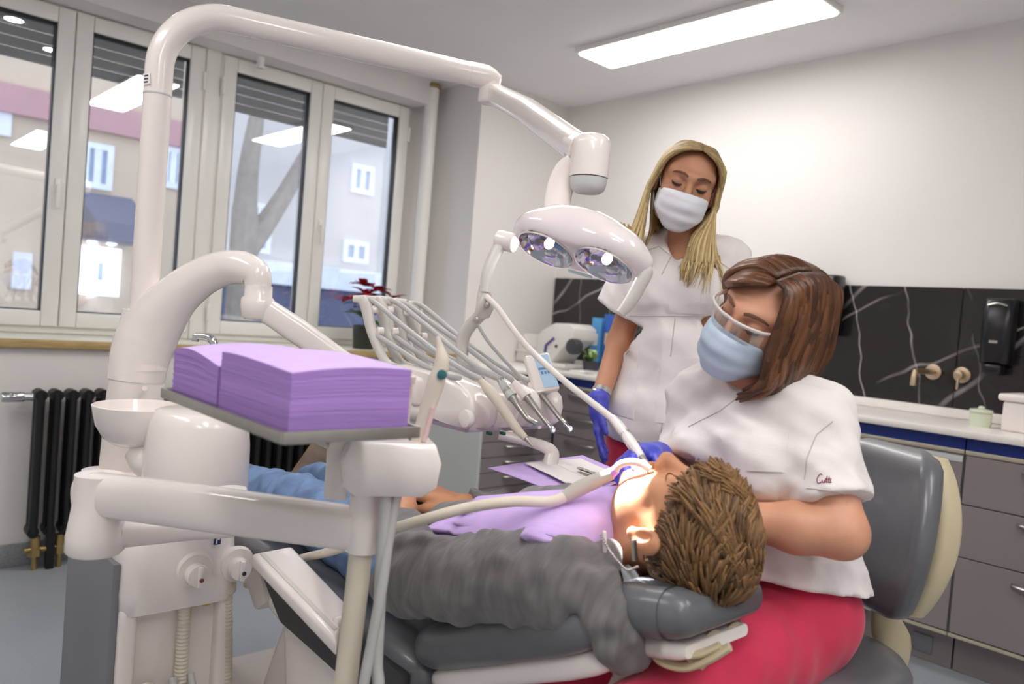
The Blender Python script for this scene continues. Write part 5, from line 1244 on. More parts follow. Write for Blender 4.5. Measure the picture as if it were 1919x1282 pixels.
def leg_pts(hp, dx): 
    kn = Vector((hp.x, hp.y, .48))+rtA*dx*.0+faceA*.02; an = Vector((hp.x, hp.y, .09)); return kn, an
kR, aR = leg_pts(hipR, 1); kL, aL = leg_pts(hipL, -1)
bx0 = Vector((min(p.x for p in (elR, elL, wrR, wrL, hipR))-.16, min(p.y for p in (elR, elL, wrR, wrL, hipR))-.2, 0)); bx1 = Vector((max(p.x for p in (elR, elL, wrR, wrL, hipL))+.16, max(p.y for p in (elR, elL, wrR, wrL, hipL))+.18, 1.76))
gx = axis_grid((bx0.x, hc.x-.13, .007), (hc.x-.13, hc.x+.13, .003), (hc.x+.13, bx1.x, .007)); gy = axis_grid((bx0.y, hc.y-.13, .007), (hc.y-.13, hc.y+.13, .003), (hc.y+.13, bx1.y, .007)); gz = axis_grid((.0, 1.44, .008), (1.44, 1.74, .003))
g = SDF(gx, gy, gz)
torso_prims(g, zA, WA, -.012, Rc=RcA, Rp=RcA)
for s_, e_, w_ in ((zA['sr'], elR, wrR), (zA['sl'], elL, wrL)):
    g.cone(s_, e_, .043, .034, .03); g.cone(e_, w_, .034, .024, .02); g.cone(w_, w_+((P(1122, 842, 2.10)-wrR) if w_ is wrR else (w_-e_)).normalized()*.05, .022, .014, .02)
for hp, kn, an in ((hipR, kR, aR), (hipL, kL, aL)):
    g.cone(hp, kn, .078, .052, .03); g.cone(kn, an, .050, .034, .02); g.cone(an+Vector((0, 0, -.05)), an+faceA*.14+Vector((0, 0, -.058)), .038, .028, .02)
LA = head_prims(g, hc, RA, 1.0, neck=zA['neck'], neck_r=.047)
pa = emit_sdf('person', g, M['skin_a'], None, it=1, origin=(zA['pel'].x, zA['pel'].y, 0))
tag(pa, 'standing woman in white tunic and face mask with long blonde hair, looking down', 'person')
# trousers
g = SDF.cube(Vector((bx0.x, bx0.y, .03)), Vector((bx1.x, bx1.y, 1.0)), .009)
g.ell(zA['pel'], (WA[0]+.006, .114, .115), RcA, .04)
for hp, kn, an in ((hipR, kR, aR), (hipL, kL, aL)): g.cone(hp, kn, .092, .070, .03); g.cone(kn, an+Vector((0, 0, -.03)), .070, .066, .02)
g.warp(fold(3, .003, 40)); g.cut((0, 0, .05), (0, 0, -1)); emit_sdf('trousers', g, M['trouser'], pa, it=2, label='crimson pink trousers')
M['clog'] = mat('white_work_shoe', 'e6e4e2', .5, var=.03)
def work_shoe(an, d, parent):
    g = SDF.cube(an-Vector((.2, .2, .09)), an+Vector((.2, .2, .05)), .006); b = Vector((an.x, an.y, .042)); g.cone(b-d*.035, b+d*.06, .046, .046, .02); g.cone(b+d*.06, b+d*.16, .048, .036, .02, flat=(Vector((0, 0, 1)), .8)); g.cut((0, 0, .002), (0, 0, -1)); g.cut((0, 0, .085), (0, 0, 1))
    return emit_sdf('shoe', g, M['clog'], parent, it=1)
for an in (aR, aL): work_shoe(an, faceA, pa)
# tunic
g = SDF.cube(Vector((bx0.x, bx0.y, .78)), Vector((bx1.x, bx1.y, 1.56)), .006)
torso_prims(g, zA, WA, .010, Rc=RcA, Rp=RcA, bust=.048)
g.ell(zA['pel']+Vector((0, 0, -.03)), (WA[0]+.026, .135, .16), RcA, .05); g.ell(zA['waist'], (.142, .115, .14), RcA, .05)
shR = P(1156, 582, 2.235); g.cone(zA['sr'], shR, .058, .068, .03); g.cut_local(shR, (shR-zA['sr']), .13)
shL = zA['sl'].lerp(elL, .62); g.cone(zA['sl'], shL, .060, .066, .03); g.cut_local(shL, (shL-zA['sl']), .13)
g.cone(P(1268, 440, 2.07), P(1258, 484, 2.05), .042, .004, .003, 's', flat=(faceA, 3.5)); g.cone(P(1295, 415, 2.16), P(1290, 455, 2.12), .062, .056, .004, 's')
g.warp(fold(5, .0060, 20, 5, (1, 1, .4))); g.warp(fold(7, .0035, 30, 4, (.5, .5, 1.2), True)); g.warp(fold(6, .0018, 60, 5, (1, 1, .5)))
h0, h1, h2 = P(1133, 790, 2.25), P(1228, 852, 2.05), P(1340, 850, 2.05); hn = (h1-h0).cross(h2-h0).normalized(); hn = hn if hn.z < 0 else -hn
g.cut(h0, hn)
tuA = emit_sdf('tunic', g, M['tunic'], pa, it=2, label='white short-sleeved V-neck tunic'); bA = bvh_of(tuA)
for nm, qd in (('hip_pocket', [(1176, 655), (1197, 660), (1187, 786), (1140, 772)]), ('hip_pocket', [(1241, 668), (1330, 672), (1322, 800), (1228, 792)]), ('chest_pocket', [(1255, 505), (1315, 508), (1312, 588), (1253, 585)])):
    emit(nm, patch(bA, qd, 10, 12, .0015, .001), M['tunic'], tuA, smooth=40)
for q in ([(1180, 592), (1230, 592), (1300, 592), (1345, 590)], [(1265, 596), (1258, 660), (1245, 760), (1236, 835)], [(1210, 470), (1235, 462), (1258, 480), (1240, 515)], [(1258, 480), (1290, 462), (1300, 455)], [(1139, 783), (1185, 820), (1228, 843), (1300, 845)]):
    emit('seam', seam(bA, q, .0014), M['stitch'], tuA)
# mask, lashes, brows, loops
emit('face_mask', mask_mesh(LA, .069), M['mask'], pa, smooth=True, label='white pleated face mask')
for q in (-1, 1):
    brow(LA, q, M['brow'], pa); lash(LA, q, M['lash'], pa); eye_slit(LA, q, M['lash'], pa)
    emit('ear_loop', tube([LA(q*.066, .022, -.02), LA(q*.074, .005, .0), LA(q*.082, -.018, .012), LA(q*.081, -.022, -.02), LA(q*.064, .02, -.085)], .0013, 6, sm=5), M['mask'], pa)
# glove and watch on the right hand
g = SDF.cube(wrR-Vector((.13, .13, .21)), wrR+Vector((.13, .13, .05)), .0028)
fd = (P(1122, 842, 2.10)-wrR).normalized(); nn = (RT*.75-FW*.2)
hand_prims(g, wrR+fd*.012, fd, nn, -1 if (fd.cross(nn)).dot(-FW) < 0 else 1, (.16, .12, .16, .2), thumb=(.25, .35), s=.88, spread=.05)
g.cone(wrR-fd*.008, wrR+fd*.03, .029, .027, .012)
emit_sdf('glove', g, M['glove'], pa, it=1, label='blue nitrile glove')
g = SDF.cube(wrL-Vector((.14, .14, .2)), wrL+Vector((.14, .14, .08)), .0032)
fl = (wrL-elL).normalized(); hand_prims(g, wrL+fl*.01, fl, -rtA*-.8-faceA*.1, 1, (.3, .3, .35, .4), s=.88); emit_sdf('glove', g, M['glove'], pa, it=1, label='blue nitrile glove')
wd_ = (wrR-elR).normalized(); wc = wrR-wd_*.028
emit('wrist_watch', join(tube([wc-wd_*.008, wc+wd_*.008], .0285, 24), lathe([(0, 0), (.014, 0), (.015, .004), (.012, .008), (0, .008)], wc-RT*.020-FW*.020, (-RT-FW), 18)), M['steel'], pa, label='steel bracelet watch')
# long blonde hair
random.seed(21); DN = Vector((0, 0, -1)); paths = []
def lock_side(s_, y0, y1, end, out, fwd_, r=.0036, shade=None):
    j = lambda a: random.uniform(-a, a)
    pts = [LA(-.004+.002*s_+j(.002), y0, .113-.9*max(0, y0-.02)**1.0*.28-.25*abs(min(0, y0+.02))), LA(s_*(.038+j(.004)), y0*.98+.004, .104-.30*max(0, y0-.03)-.22*abs(min(0, y0+.02))+j(.002)), LA(s_*(.074+j(.004)), y0*.82, .060+j(.006)), LA(s_*(.088+j(.004)), y1, -.005)]
    p = LA(s_*(.092+j(.004)), y1-.003, -.045); lat = RA.col[0]*s_; fr = -FW
    pts += [p, p+DN*.09+lat*(out*(.35 if s_ > 0 else .85))+fr*fwd_*(.4 if s_ > 0 else .8), p+DN*.16+lat*(out*(.75 if s_ > 0 else 1.0))+fr*fwd_*.9, p+DN*(end*.85)+lat*out+fr*fwd_, p+DN*end+lat*(out+j(.008))+fr*fwd_*.95]
    sh = shade if shade is not None else random.uniform(.25, .8)
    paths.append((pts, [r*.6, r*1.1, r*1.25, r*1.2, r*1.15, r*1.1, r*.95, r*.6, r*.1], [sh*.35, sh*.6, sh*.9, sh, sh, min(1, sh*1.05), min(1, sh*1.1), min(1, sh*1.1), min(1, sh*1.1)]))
for k in range(480):
    y0 = random.uniform(-.075, .072); t_ = (y0+.075)/.147
    lock_side(1, y0, .006*t_-.045*(1-t_)+.030*t_, random.uniform(.13, .19)+.02*t_, random.uniform(.02, .065)*(1.0), random.uniform(.0, .05)*t_)
for k in range(620):
    y0 = random.uniform(-.075, .072); t_ = (y0+.075)/.147
    lock_side(-1, y0, .008*t_-.045*(1-t_)+.028*t_, random.uniform(.13, .225), random.uniform(-.068, .0), random.uniform(.03, .06))
for k in range(240):     # back of the head
    a = random.uniform(math.radians(95), math.radians(265)); sx, sy = math.sin(a), math.cos(a); j = random.uniform(-.004, .004)
    p0 = LA(0, -.045, .112); pts = [p0, LA(sx*.05, -.03+sy*.05, .10), LA(sx*.078, -.014+sy*.092, .05), LA(sx*.085, -.014+sy*.1, -.01+j)]; p = pts[-1]
    pts += [p+DN*.08, p+DN*.15, p+DN*.24]; sh = random.uniform(.2, .65); paths.append((pts, [.003, .005, .0055, .0055, .005, .004, .001], [sh*.4, sh*.7, sh, sh, sh, sh, sh]))
for i_, (pts, rad_, sh_) in enumerate(paths):      # rest the falling hair on the tunic
    for j_ in range(4, len(pts)):
        q_ = bA.find_nearest(pts[j_])
        if q_[0] is not None:
            dv = (pts[j_]-q_[0]).dot(q_[1])
            if dv < .007 and q_[3] < .12: pts[j_] = q_[0]+q_[1]*(.007+.006*((i_*37) % 10)/10)
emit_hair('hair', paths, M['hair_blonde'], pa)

# ================================================================== the seated dentist
hB = P(1434, 602, 1.47)
upB = (RT*.33+UP*.94)*math.cos(.50)-FW*math.sin(.50)
RB = F3u(upB, -FW*.64-RT*.77)
zB = {'sr': Vector((-.930, 1.40, 1.055)), 'sl': Vector((-.672, 1.385, 1.060)), 'neck': Vector((-.800, 1.385, 1.125)), 'chest': Vector((-.800, 1.40, .975)), 'waist': Vector((-.79, 1.44, .80)), 'pel': Vector((-.78, 1.47, .675))}
RcB = F3u(Vector((0, -.12, 1)), Vector((.05, -1, -.1))); rtB = RcB.col[0]; WB = (.185, .155, .138, .015)
eR, wR = P(1258, 900, 1.60), P(1217, 859, 1.46); fdR = (P(1148, 863, 1.37)-wR).normalized(); eL, wL = P(1578, 1000, 1.335), P(1345, 968, 1.40)
hR, hL = Vector((-.87, 1.44, .630)), Vector((-.69, 1.44, .655)); kRb, kLb = Vector((-.935, 1.00, .455)), Vector((-.70, .97, .585)); aRb, aLb = Vector((-.95, 1.12, .09)), Vector((-.66, 1.10, .09))
gx = axis_grid((-1.18, hB.x-.13, .008), (hB.x-.13, hB.x+.13, .0032), (hB.x+.13, -.40, .008)); gy = axis_grid((.80, hB.y-.14, .008), (hB.y-.14, hB.y+.14, .0032), (hB.y+.14, 1.68, .008)); gz = axis_grid((0, 1.10, .008), (1.10, 1.42, .0032))
g = SDF(gx, gy, gz)
torso_prims(g, zB, WB, -.012, Rc=RcB, Rp=RcB)
for s_, e_, w_ in ((zB['sr'], eR, wR), (zB['sl'], eL, wL)):
    g.cone(s_, e_, .050, .041, .03); g.cone(e_, e_.lerp(w_, .35), .042, .043, .02); g.cone(e_.lerp(w_, .35), w_, .043, .027, .02); g.cone(w_, w_+(fdR if w_ is wR else (w_-e_).normalized())*.05, .022, .012, .015)
for hp, kn, an in ((hR, kRb, aRb), (hL, kLb, aLb)):
    g.cone(hp, kn, .085, .056, .03); g.cone(kn, an, .052, .034, .02); g.cone(an+Vector((0, 0, -.05)), an+Vector((0, -.14, -.056)), .038, .028, .02)
LB = head_prims(g, hB, RB, 1.0, neck=zB['neck'], neck_r=.052)
pb_ = emit_sdf('person', g, M['skin_b'], None, it=1, origin=(zB['pel'].x, zB['pel'].y, 0))
tag(pb_, 'seated dentist with chestnut bob, white glasses and blue mask bending over the patient', 'person')
g = SDF.cube(Vector((-1.18, .78, .02)), Vector((-.42, 1.70, .88)), .009)
g.ell(zB['pel'], (WB[0]+.010, .128, .125), RcB, .05)
for hp, kn, an in ((hR, kRb, aRb), (hL, kLb, aLb)): g.cone(hp, kn, .102, .074, .03); g.cone(kn, an+Vector((0, 0, -.03)), .070, .062, .02)
def crease(x, y, z):
    return .0022*np.sin((y*.9+x*.35)*95+2.0*np.sin(x*20+z*14))*np.clip((y-1.0)/.15, 0, 1)*np.clip((1.42-y)/.15, 0, 1)
g.warp(crease); g.warp(fold(13, .003, 35)); g.cut((0, 0, .05), (0, 0, -1)); emit_sdf('trousers', g, M['trouser'], pb_, it=1, label='crimson pink trousers')
for an in (aRb, aLb): work_shoe(an, Vector((0, -1, 0)), pb_)
# tunic
g = SDF.cube(Vector((-1.20, 1.14, .60)), Vector((-.40, 1.70, 1.24)), .0055)
torso_prims(g, zB, WB, .012, Rc=RcB, Rp=RcB, bust=.062)
g.ell(zB['pel']+Vector((0, 0, .02)), (WB[0]+.024, .142, .12), RcB, .05); g.ell(zB['waist'], (.182, .135, .14), RcB, .05)
sR = zB['sr'].lerp(eR, .80); sL = zB['sl'].lerp(eL, .74)
g.cone(zB['sr'], sR, .060, .060, .03); g.cut_local(sR, sR-zB['sr'], .13); g.cone(zB['sl'], sL, .062, .068, .03); g.cut_local(sL, sL-zB['sl'], .12)
g.cone(LB(0, .0, -.09), P(1400, 722, 1.43), .050, .028, .004, 's'); g.cone(P(1412, 700, 1.46), P(1393, 742, 1.44), .036, .004, .003, 's', flat=((0, -1, 0), 3.0)); g.cone(zB['neck']+Vector((0, -.01, .045)), zB['neck']+Vector((0, -.015, .10)), .062, .068, .004, 's')
ax_l, ax_r = P(1505, 890, 1.36), P(1290, 830, 1.5)
def strain(x, y, z):
    d = np.sqrt((x-ax_l.x)**2+(y-ax_l.y)**2+(z-ax_l.z)**2); a = np.arctan2(z-ax_l.z, (x-ax_l.x)*.677+(y-ax_l.y)*.736); return .0035*np.sin(a*6+.5)*np.exp(-((d-.09)/.05)**2)
g.warp(strain); g.warp(fold(15, .006, 18, 5, (1, 1, .6))); g.warp(fold(17, .0035, 26, 4, (1, 1, 1), True)); g.warp(fold(16, .0018, 55, 5))
g.cut(P(1520, 1112, 1.40), Vector((0, -.12, -1)))
tuB = emit_sdf('tunic', g, M['tunic'], pb_, it=2, label='white short-sleeved V-neck tunic with wine red script on the sleeve'); bB = bvh_of(tuB)
emit('chest_pocket', patch(bB, [(1412, 800), (1480, 806), (1468, 885), (1400, 882)], 10, 10, .0015, .001), M['tunic'], tuB, smooth=40)
for q in ([(1508, 900), (1512, 860), (1530, 815), (1560, 790)], [(1393, 738), (1350, 770), (1290, 800)], [(1393, 738), (1425, 725), (1450, 722)], [(1512, 915), (1560, 920), (1620, 938)], [(1375, 668), (1368, 700), (1393, 738)]):
    emit('seam', seam(bB, q, .0011), M['stitch'], tuB)
M['script'] = mat('wine_red_thread', '8a2a52', .7, var=.1, vscale=60)
for q in ([(1541, 890), (1538, 888), (1534, 892), (1531, 899), (1532, 905), (1536, 906), (1540, 903)], [(1541, 900), (1541, 904), (1544, 905), (1546, 900), (1546, 905)], [(1550, 893), (1548, 904), (1551, 905)], [(1546, 898), (1558, 898)], [(1554, 894), (1552, 904), (1555, 905)], [(1556, 900), (1556, 905), (1558, 904)]):
    emit('sleeve_script', seam(bB, q, .0008, .0008, 4), M['script'], tuB, label='wine red embroidered script')
emit('face_mask', mask_mesh(LB, .069), M['mask_b'], pb_, smooth=True, label='pale blue pleated face mask')
for q in (-1, 1):
    brow(LB, q, M['brow'], pb_); lash(LB, q, M['lash'], pb_); eye_slit(LB, q, M['lash'], pb_)
    emit('ear_loop', tube([LB(q*.066, .022, -.02), LB(q*.074, .005, .0), LB(q*.082, -.018, .012), LB(q*.081, -.022, -.02), LB(q*.064, .02, -.085)], .0013, 6, sm=5), M['mask_b'], pb_)
# glasses
M['lens'] = glass_mat(); M['lens'].name = 'clear_lens'
gl = emit('glasses_frame', join(tube([LB(.074, .05, .024), LB(.066, .088, .020), LB(.045, .112, .019), LB(.018, .121, .017), LB(0, .1235, .018), LB(-.018, .121, .017), LB(-.045, .112, .019), LB(-.066, .088, .020), LB(-.074, .05, .024)], (.0026, .0042), 8, sm=5),
     tube([LB(.074, .052, .024), LB(.079, .01, .024), LB(.081, -.03, .018)], (.0022, .004), 8, sm=3), tube([LB(-.074, .052, .024), LB(-.079, .01, .024), LB(-.081, -.03, .018)], (.0022, .004), 8, sm=3)), M['white'], pb_, label='white safety glasses')
lv = []; lf = []
for i in range(17):
    u = i/16*2-1; x = u*.07; y = .1235-.05*abs(u)**2.2
    lv += [LB(x, y, .018), LB(x*.97, y-.003, -.022*(1-.3*abs(u)**3)+.004)]
for i in range(16): lf.append((2*i, 2*i+1, 2*i+3, 2*i+2))
emit('lens', (np.array([tuple(p) for p in lv]), lf), M['lens'], gl, smooth=True)
# gloved hands: right one pinching the handpiece
g = SDF.cube(P(1190, 868, 1.40)-Vector((.11,)*3), P(1190, 868, 1.40)+Vector((.11,)*3), .0026)
hand_prims(g, wR+fdR*.0, fdR, (-FW*.3-UP*.75+RT*.55), 1, (.52, .62, .72, .78), thumb=(.35, .75), s=.92, spread=.05)
g.cone(wR-fdR*.03, wR+fdR*.02, .031, .030, .012); emit_sdf('glove', g, M['glove'], pb_, it=1, label='blue nitrile glove')
g = SDF.cube(wL-Vector((.16,)*3), wL+Vector((.16,)*3), .0034); fdL = (wL-eL).normalized(); fdL = (fdL+FW*.6+UP*.2).normalized()
hand_prims(g, wL+fdL*.0, fdL, (-UP*.5-RT*.5-FW*.2), -1, (.2, .2, .25, .3), s=.92); g.cone(wL-fdL*.02, wL+fdL*.02, .03, .03, .012); emit_sdf('glove', g, M['glove'], pb_, it=1, label='blue nitrile glove')
# chestnut bob
random.seed(8); paths = []
def bob(s_, y0, y1, drop, tip, r=.0085, px_=-.020):
    j = lambda a: random.uniform(-a, a); sh = random.uniform(.15, .8)
    z0 = .117-.28*max(0, y0-.02)-.30*abs(min(0, y0+.03)); tt = max(0, min(1, y0/.07)) if s_ < 0 else 0
    pts = [LB(px_+.004*s_, y0, z0), LB(px_*.5+s_*(.045+j(.004)), y0*.96, z0-.005+j(.002)), LB(s_*(.083-.010*tt+j(.004)), y0*(.80+.30*tt), .055+j(.006)), LB(s_*(.098-.016*tt+j(.005)), y1+j(.006), -.01), LB(s_*(.100+j(.006)), y1+j(.006), -.01-drop*.55), LB(s_*(.092+tip+j(.006)), y1+.006+j(.008), -.01-drop)]
    p = pts[-1]; 
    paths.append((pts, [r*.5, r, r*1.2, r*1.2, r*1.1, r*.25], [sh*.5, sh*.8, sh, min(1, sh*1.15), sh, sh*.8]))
for k in range(230):
    t_ = random.random(); y0 = -.085+.158*t_; bob(-1, y0, -.075+.150*t_, random.uniform(.085, .118), -.018*t_-.006)
for k in range(110):
    t_ = random.random(); y0 = -.085+.145*t_; bob(1, y0, -.085+.075*t_, random.uniform(.06, .09), -.02)
for k in range(55):     # sweep across the forehead to the right temple
    t_ = random.random(); j = lambda a: random.uniform(-a, a); sh = random.uniform(.15, .75)
    paths.append(([LB(-.018, .03+.045*t_, .110-.018*t_), LB(.015, .048+.048*t_, .104-.026*t_+j(.002)), LB(.05, .048+.036*t_, .086-.03*t_), LB(.078, .02+.025*t_, .052-.015*t_), LB(.089, -.01+.01*t_+j(.004), .012), LB(.088, -.04+j(.006), -.02)], [.004, .008, .009, .009, .007, .002], [sh*.5, sh*.8, sh, sh, sh*.8, sh*.6]))
for k in range(110):    # back
    a = random.uniform(math.radians(85), math.radians(275)); sx, sy = math.sin(a), math.cos(a); j = lambda a_: random.uniform(-a_, a_); sh = random.uniform(.15, .75)
    paths.append(([LB(-.01, -.04, .116), LB(sx*.055, -.03+sy*.055, .104), LB(sx*.085, -.016+sy*.1, .05), LB(sx*.092, -.02+sy*.108, -.02), LB(sx*.088, -.02+sy*.10, -.07+j(.01)), LB(sx*.075, -.02+sy*.085, -.115+j(.012))], [.004, .009, .010, .010, .009, .002], [sh*.5, sh*.8, sh, sh, sh*.9, sh*.7]))
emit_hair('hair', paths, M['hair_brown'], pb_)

# ================================================================== the patient
hC = Vector((-.735, 1.08, .874)); RC = F3u(Vector((.985, -.02, .10)), Vector((-.12, .06, .98)))
zC = {'neck': Vector((-.895, 1.085, .785)), 'sl': Vector((-.845, .915, .785)), 'sr': Vector((-.93, 1.265, .80)), 'chest': Vector((-1.02, 1.09, .765)), 'waist': Vector((-1.22, 1.09, .70)), 'pel': Vector((-1.40, 1.09, .655))}
RcC = F3u(Vector((.93, 0, .36)), Vector((-.36, 0, .93))); RpC = F3u(Vector((.98, 0, .15)), Vector((-.15, 0, .98))); WC = (.168, .165, .178, .012)
eLc, wLc = Vector((-1.135, .845, .715)), P(752, 968, 1.58); eRc, wRc = Vector((-1.19, 1.34, .74)), P(862, 948, 1.69)
hLc, hRc = Vector((-1.42, .995, .645)), Vector((-1.42, 1.185, .645)); kLc, kRc = Vector((-1.86, .99, .665)), Vector((-1.86, 1.22, .665)); aLc, aRc = Vector((-2.26, 1.00, .630)), Vector((-2.24, 1.22, .630))
gx = axis_grid((-2.46, -1.52, .010), (-1.52, -1.26, .0032), (-1.26, -.92, .008), (-.92, -.56, .003)); gy = axis_grid((.74, .84, .008), (.84, 1.24, .0034), (1.24, 1.48, .008)); gz = axis_grid((.50, .72, .007), (.72, 1.04, .0034))
g = SDF(gx, gy, gz); torso_prims(g, zC, WC, -.012, Rc=RcC, Rp=RpC)
for s_, e_, w_ in ((zC['sl'], eLc, wLc), (zC['sr'], eRc, wRc)): g.cone(s_, e_, .050, .042, .03); g.cone(e_, w_, .041, .027, .02)
for hp, kn, an in ((hLc, kLc, aLc), (hRc, kRc, aRc)): g.cone(hp, kn, .08, .055, .03); g.cone(kn, an, .053, .038, .02)
hf = (P(790, 918, 1.735)-wRc).normalized(); hand_prims(g, wRc+hf*.0, hf, (-UP*.8-RT*.1+FW*.1), 1, (.42, .5, .55, .6), thumb=(.4, .3), s=1.0, spread=.05)
hf2 = (P(728, 925, 1.64)-wLc).normalized(); hand_prims(g, wLc, hf2, (-UP*.6+FW*.5), -1, (.35, .4, .45, .5), thumb=(.4, .3), s=1.0, spread=.05)
LC = head_prims(g, hC, RC, 1.02, male=True, neck=zC['neck'], neck_r=.058)
pc_ = emit_sdf('person', g, M['skin_c'], None, it=1, origin=(zC['pel'].x, zC['pel'].y, .60))
tag(pc_, 'patient in grey sweater and jeans lying back on the dental chair', 'person')
for q in (-1, 1): brow(LC, q, M['brow'], pc_); lash(LC, q, M['brow'], pc_, 0, .45)
# sweater
M['sweater'] = mat('grey_marl_knit', '6f6d6e', .9, var=.20, vscale=9, aniso=(14, 1.5, 1.5), bump=.25, bscale=260, sheen=.3)
M['jeans'] = mat('blue_denim', '6f8bb4', .85, var=.30, vscale=16, bump=.2, bscale=420)
M['tee'] = mat('black_cotton', '141416', .85, var=.05)
tor = SDF.cube(Vector((-1.62, .72, .50)), Vector((-.78, 1.48, 1.00)), .0065); torso_prims(tor, zC, WC, .016, Rc=RcC, Rp=RpC, traps=False)
tor.cut((-1.44, 0, 0), (-1, 0, -.1)); tor.cut((-.845, 0, .83), (.9, 0, .35)); tor.warp(fold(31, .004, 22, 5, (1.4, .7, 1)))
tv, tf = relax(tor.mesh(), 1); bT = BVHTree.FromPolygons([tuple(v) for v in tv], [tuple(int(i) for i in f) for f in tf])
g = SDF.cube(Vector((-1.62, .70, .50)), Vector((-.69, 1.48, 1.00)), .0058); torso_prims(g, zC, WC, .016, Rc=RcC, Rp=RpC, traps=False)
g.cut((-1.44, 0, 0), (-1, 0, -.1)); g.cut((-.845, 0, .83), (.9, 0, .35))
for s_, e_, w_ in ((zC['sl'], eLc, wLc), (zC['sr'], eRc, wRc)):
    g.cone(s_, e_, .082, .074, .022); cf = e_.lerp(w_, .93); g.cone(e_, cf, .072, .042, .015); g.cut_local(cf, cf-e_, .07)
cp = [P(1140, 1035, 1.27), P(1138, 1085, 1.215), P(1150, 1140, 1.185), P(1172, 1190, 1.18), P(1195, 1222, 1.21), Vector((-.80, 1.13, .70)), Vector((-.83, 1.20, .78)), Vector((-.88, 1.18, .86))]
def rings_(x, y, z):
    return .0028*np.sin(x*130+2.6*np.sin(y*30)+2.2*np.sin(z*26+x*9))*np.clip((.98-y)/.07, 0, 1)
for i_ in range(len(cp)-1): g.cone(cp[i_], cp[i_+1], .026, .026, .012, flat=(Vector((.25, -.95, .2)), .75))
cp2 = [P(1098, 1050, 1.25), P(1106, 1105, 1.205), P(1120, 1160, 1.185), P(1140, 1210, 1.185), P(1165, 1228, 1.20)]
for i_ in range(len(cp2)-1): g.cone(cp2[i_], cp2[i_+1], .030, .030, .014, flat=(Vector((.25, -.95, .2)), .7))
g.warp(rings_); g.warp(fold(33, .0045, 26, 5, (1.4, .7, .8), True)); g.warp(fold(34, .0018, 70, 5))
swt = emit_sdf('sweater', g, M['sweater'], pc_, it=1, label='grey marl sweater')
# turned-down collar band
#emit('collar', tube(cp, [(.010, .020), (.011, .034), (.012, .040), (.012, .042), (.012, .036), (.01, .03), (.01, .03), (.01, .02)], 16, sm=6, up=(.9, -.2, .35)), M['sweater'], pc_, smooth=60, label='folded grey collar')
emit('tee_shirt', tube([P(1160, 1070, 1.28), P(1176, 1095, 1.27), P(1196, 1145, 1.25), P(1215, 1180, 1.26), Vector((-.76, 1.12, .735))], [(.012, .02), (.02, .03), (.03, .035), (.03, .03), (.03, .03)], 12, sm=4), M['tee'], pc_, smooth=60)
# jeans
g = SDF.cube(Vector((-2.30, .80, .50)), Vector((-1.28, 1.42, .82)), .0075)
g.ell(zC['pel'], (WC[0]+.012, .118, .13), RpC, .04)
for hp, kn, an in ((hLc, kLc, aLc), (hRc, kRc, aRc)): g.cone(hp, kn, .098, .076, .03); g.cone(kn, an, .074, .064, .02)
g.warp(fold(41, .005, 30, 5, (1, 1, 1), True)); g.warp(fold(42, .002, 80, 4)); g.cut((-2.20, 0, 0), (-1, 0, 0)); emit_sdf('jeans', g, M['jeans'], pc_, it=1, label='faded blue jeans')
# shoes
M['shoe'] = mat('taupe_suede', '6e6155', .85, var=.15, vscale=30, bump=.2, bscale=200); M['sole'] = mat('brown_rubber_sole', '8a6c47', .7, var=.15)
for an, sd_ in ((aLc, -1), (aRc, 1)):
    d = Vector((-.22, .80*sd_*.6+.15, .62)).normalized(); g = SDF.cube(an-Vector((.22, .22, .12)), an+Vector((.16, .24, .26)), .005)
    hl = an+Vector((-.05, 0, -.03)); g.cone(hl, hl+d*.10, .044, .042, .02); g.cone(hl+d*.10, hl+d*.20, .044, .034, .02, flat=(Vector((1, 0, .3)), .8)); g.cone(an+Vector((.03, 0, .0)), hl, .046, .042, .02)
    sh_ = emit_sdf('shoe', g, M['shoe'], pc_, it=1, label='taupe suede shoe')
    n_ = Vector((-1, 0, -.2)); n_ = (n_-d*n_.dot(d)).normalized(); sdv = d.cross(n_)
    emit('sole', tube([hl+n_*.036-d*.03, hl+n_*.038+d*.08, hl+n_*.036+d*.16, hl+n_*.03+d*.225], [(.034, .008), (.036, .009), (.040, .009), (.022, .007)], 14, sm=4, up=tuple(n_)), M['sole'], sh_)
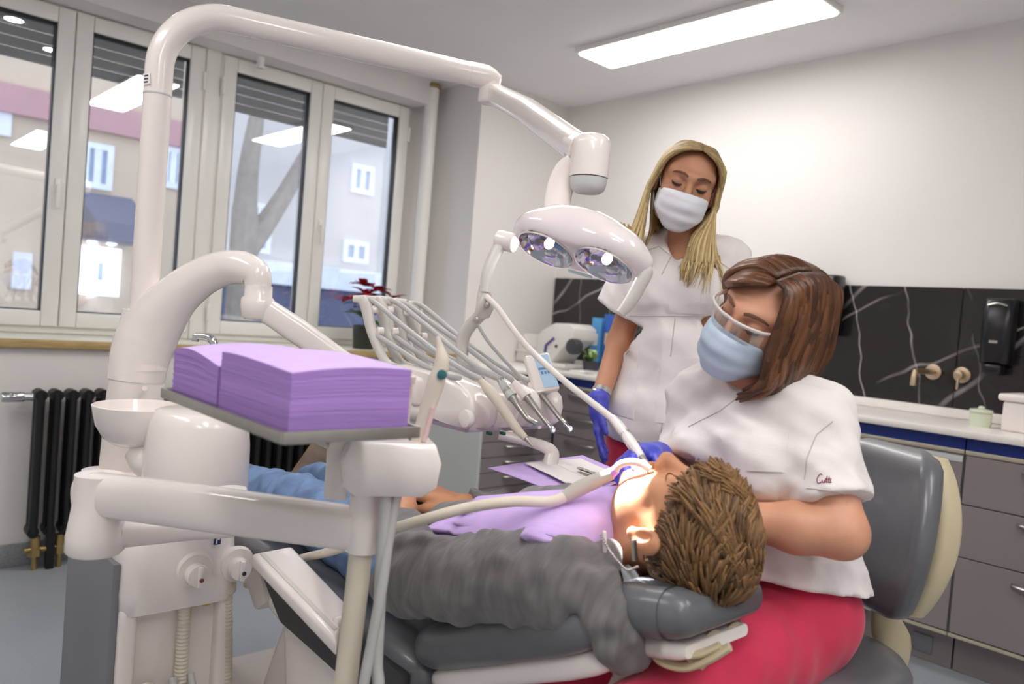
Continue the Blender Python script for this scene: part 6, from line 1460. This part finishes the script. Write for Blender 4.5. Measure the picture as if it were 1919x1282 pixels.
# short hair
random.seed(5); paths = []
def hair_ok(x, y, z):
    # local head coordinates: hairline over the forehead, around the ear, down to the nape
    if z > .062 and y < .082: return True
    if y < .052 and z > .025: return True
    if y < -.028 and z > -.045: return True
    if y < -.06 and z > -.075: return True
    return False
n = 0
while n < 3600:
    v = Vector((random.gauss(0, 1), random.gauss(0, 1), random.gauss(0, 1))).normalized(); x, y, z = v.x*.0765, -.014+v.y*.098, .034+v.z*.081
    if not hair_ok(x, y, z): continue
    n += 1; top = max(0, min(1, (z-.035)/.05)); front = max(0, min(1, (y+.02)/.08))
    ln = .008+.026*top+.012*top*front+random.uniform(0, .008); nv_ = Vector((v.x/.0765, v.y/.098, v.z/.081)).normalized()
    sw = Vector((random.gauss(0, .25)+.75*math.sin(z*75+y*55+3*x*20), .9*top+.1, .25-.8*(1-top))); sw = (sw-nv_*sw.dot(nv_)).normalized() if sw.length > 0 else nv_
    p0 = Vector((x, y, z))*1.02-nv_*.003; p1 = p0+nv_*(ln*.34)+sw*(ln*.35); p2 = p0+nv_*(ln*(.26+.16*top))+sw*(ln*.95); p3 = p2+sw*(ln*.4)-nv_*(ln*.10)
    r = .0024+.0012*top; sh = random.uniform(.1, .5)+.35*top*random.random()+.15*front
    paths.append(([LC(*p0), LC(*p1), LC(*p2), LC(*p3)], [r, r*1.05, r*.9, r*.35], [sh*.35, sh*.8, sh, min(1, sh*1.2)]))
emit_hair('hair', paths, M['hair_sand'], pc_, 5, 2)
g = SDF.cube(hC-Vector((.14,)*3), hC+Vector((.14,)*3), .0035); g.ell(LC(0, -.016, .036), (.0785*1.02, .0985*1.02, .0815*1.02), RC, 0)
def cutL(p, n_): g.cut(LC(*p), RC @ Vector(n_))
cutL((0, .074, .06), (0, 1, -.55)); cutL((0, -.02, -.06), (0, .25, -1)); 
emit_sdf('scalp_hair', g, M['hair_sand'], pc_, it=1)

# lilac bib, clip and chain
bib = root('patient_bib', 'lilac paper bib spread over the patient\'s chest', 'bib', P(1050, 960, 1.35))
emit('bib_sheet', patch(bT, [(805, 1003), (900, 950), (1168, 930), (1128, 1034)], 26, 20, .022, .0012), M['purple'], bib, smooth=True)
emit('bib_clip', obox(P(1133, 1015, 1.245), .010, .006, .034, FW, RT, .002), M['white2'], bib); emit('bib_clip', obox(P(1083, 948, 1.42), .03, .006, .008, RT, UP, .002), M['white2'], bib)
ch = [P(1126, 1002, 1.245), P(1140, 1028, 1.225), P(1158, 1052, 1.215), P(1176, 1068, 1.205), P(1195, 1062, 1.20)]; cs = smooth_path(ch, 6)
for i, p in enumerate(cs): emit('chain_bead', lathe([(0, -.0024), (.0018, -.0017), (.0025, 0), (.0018, .0017), (0, .0024)], p, (0, 0, 1), 8), M['chrome'], bib)
emit('chain_clip', tube([P(1188, 1012, 1.19), P(1190, 1050, 1.19)], (.006, .003), 8), M['steel'], bib)
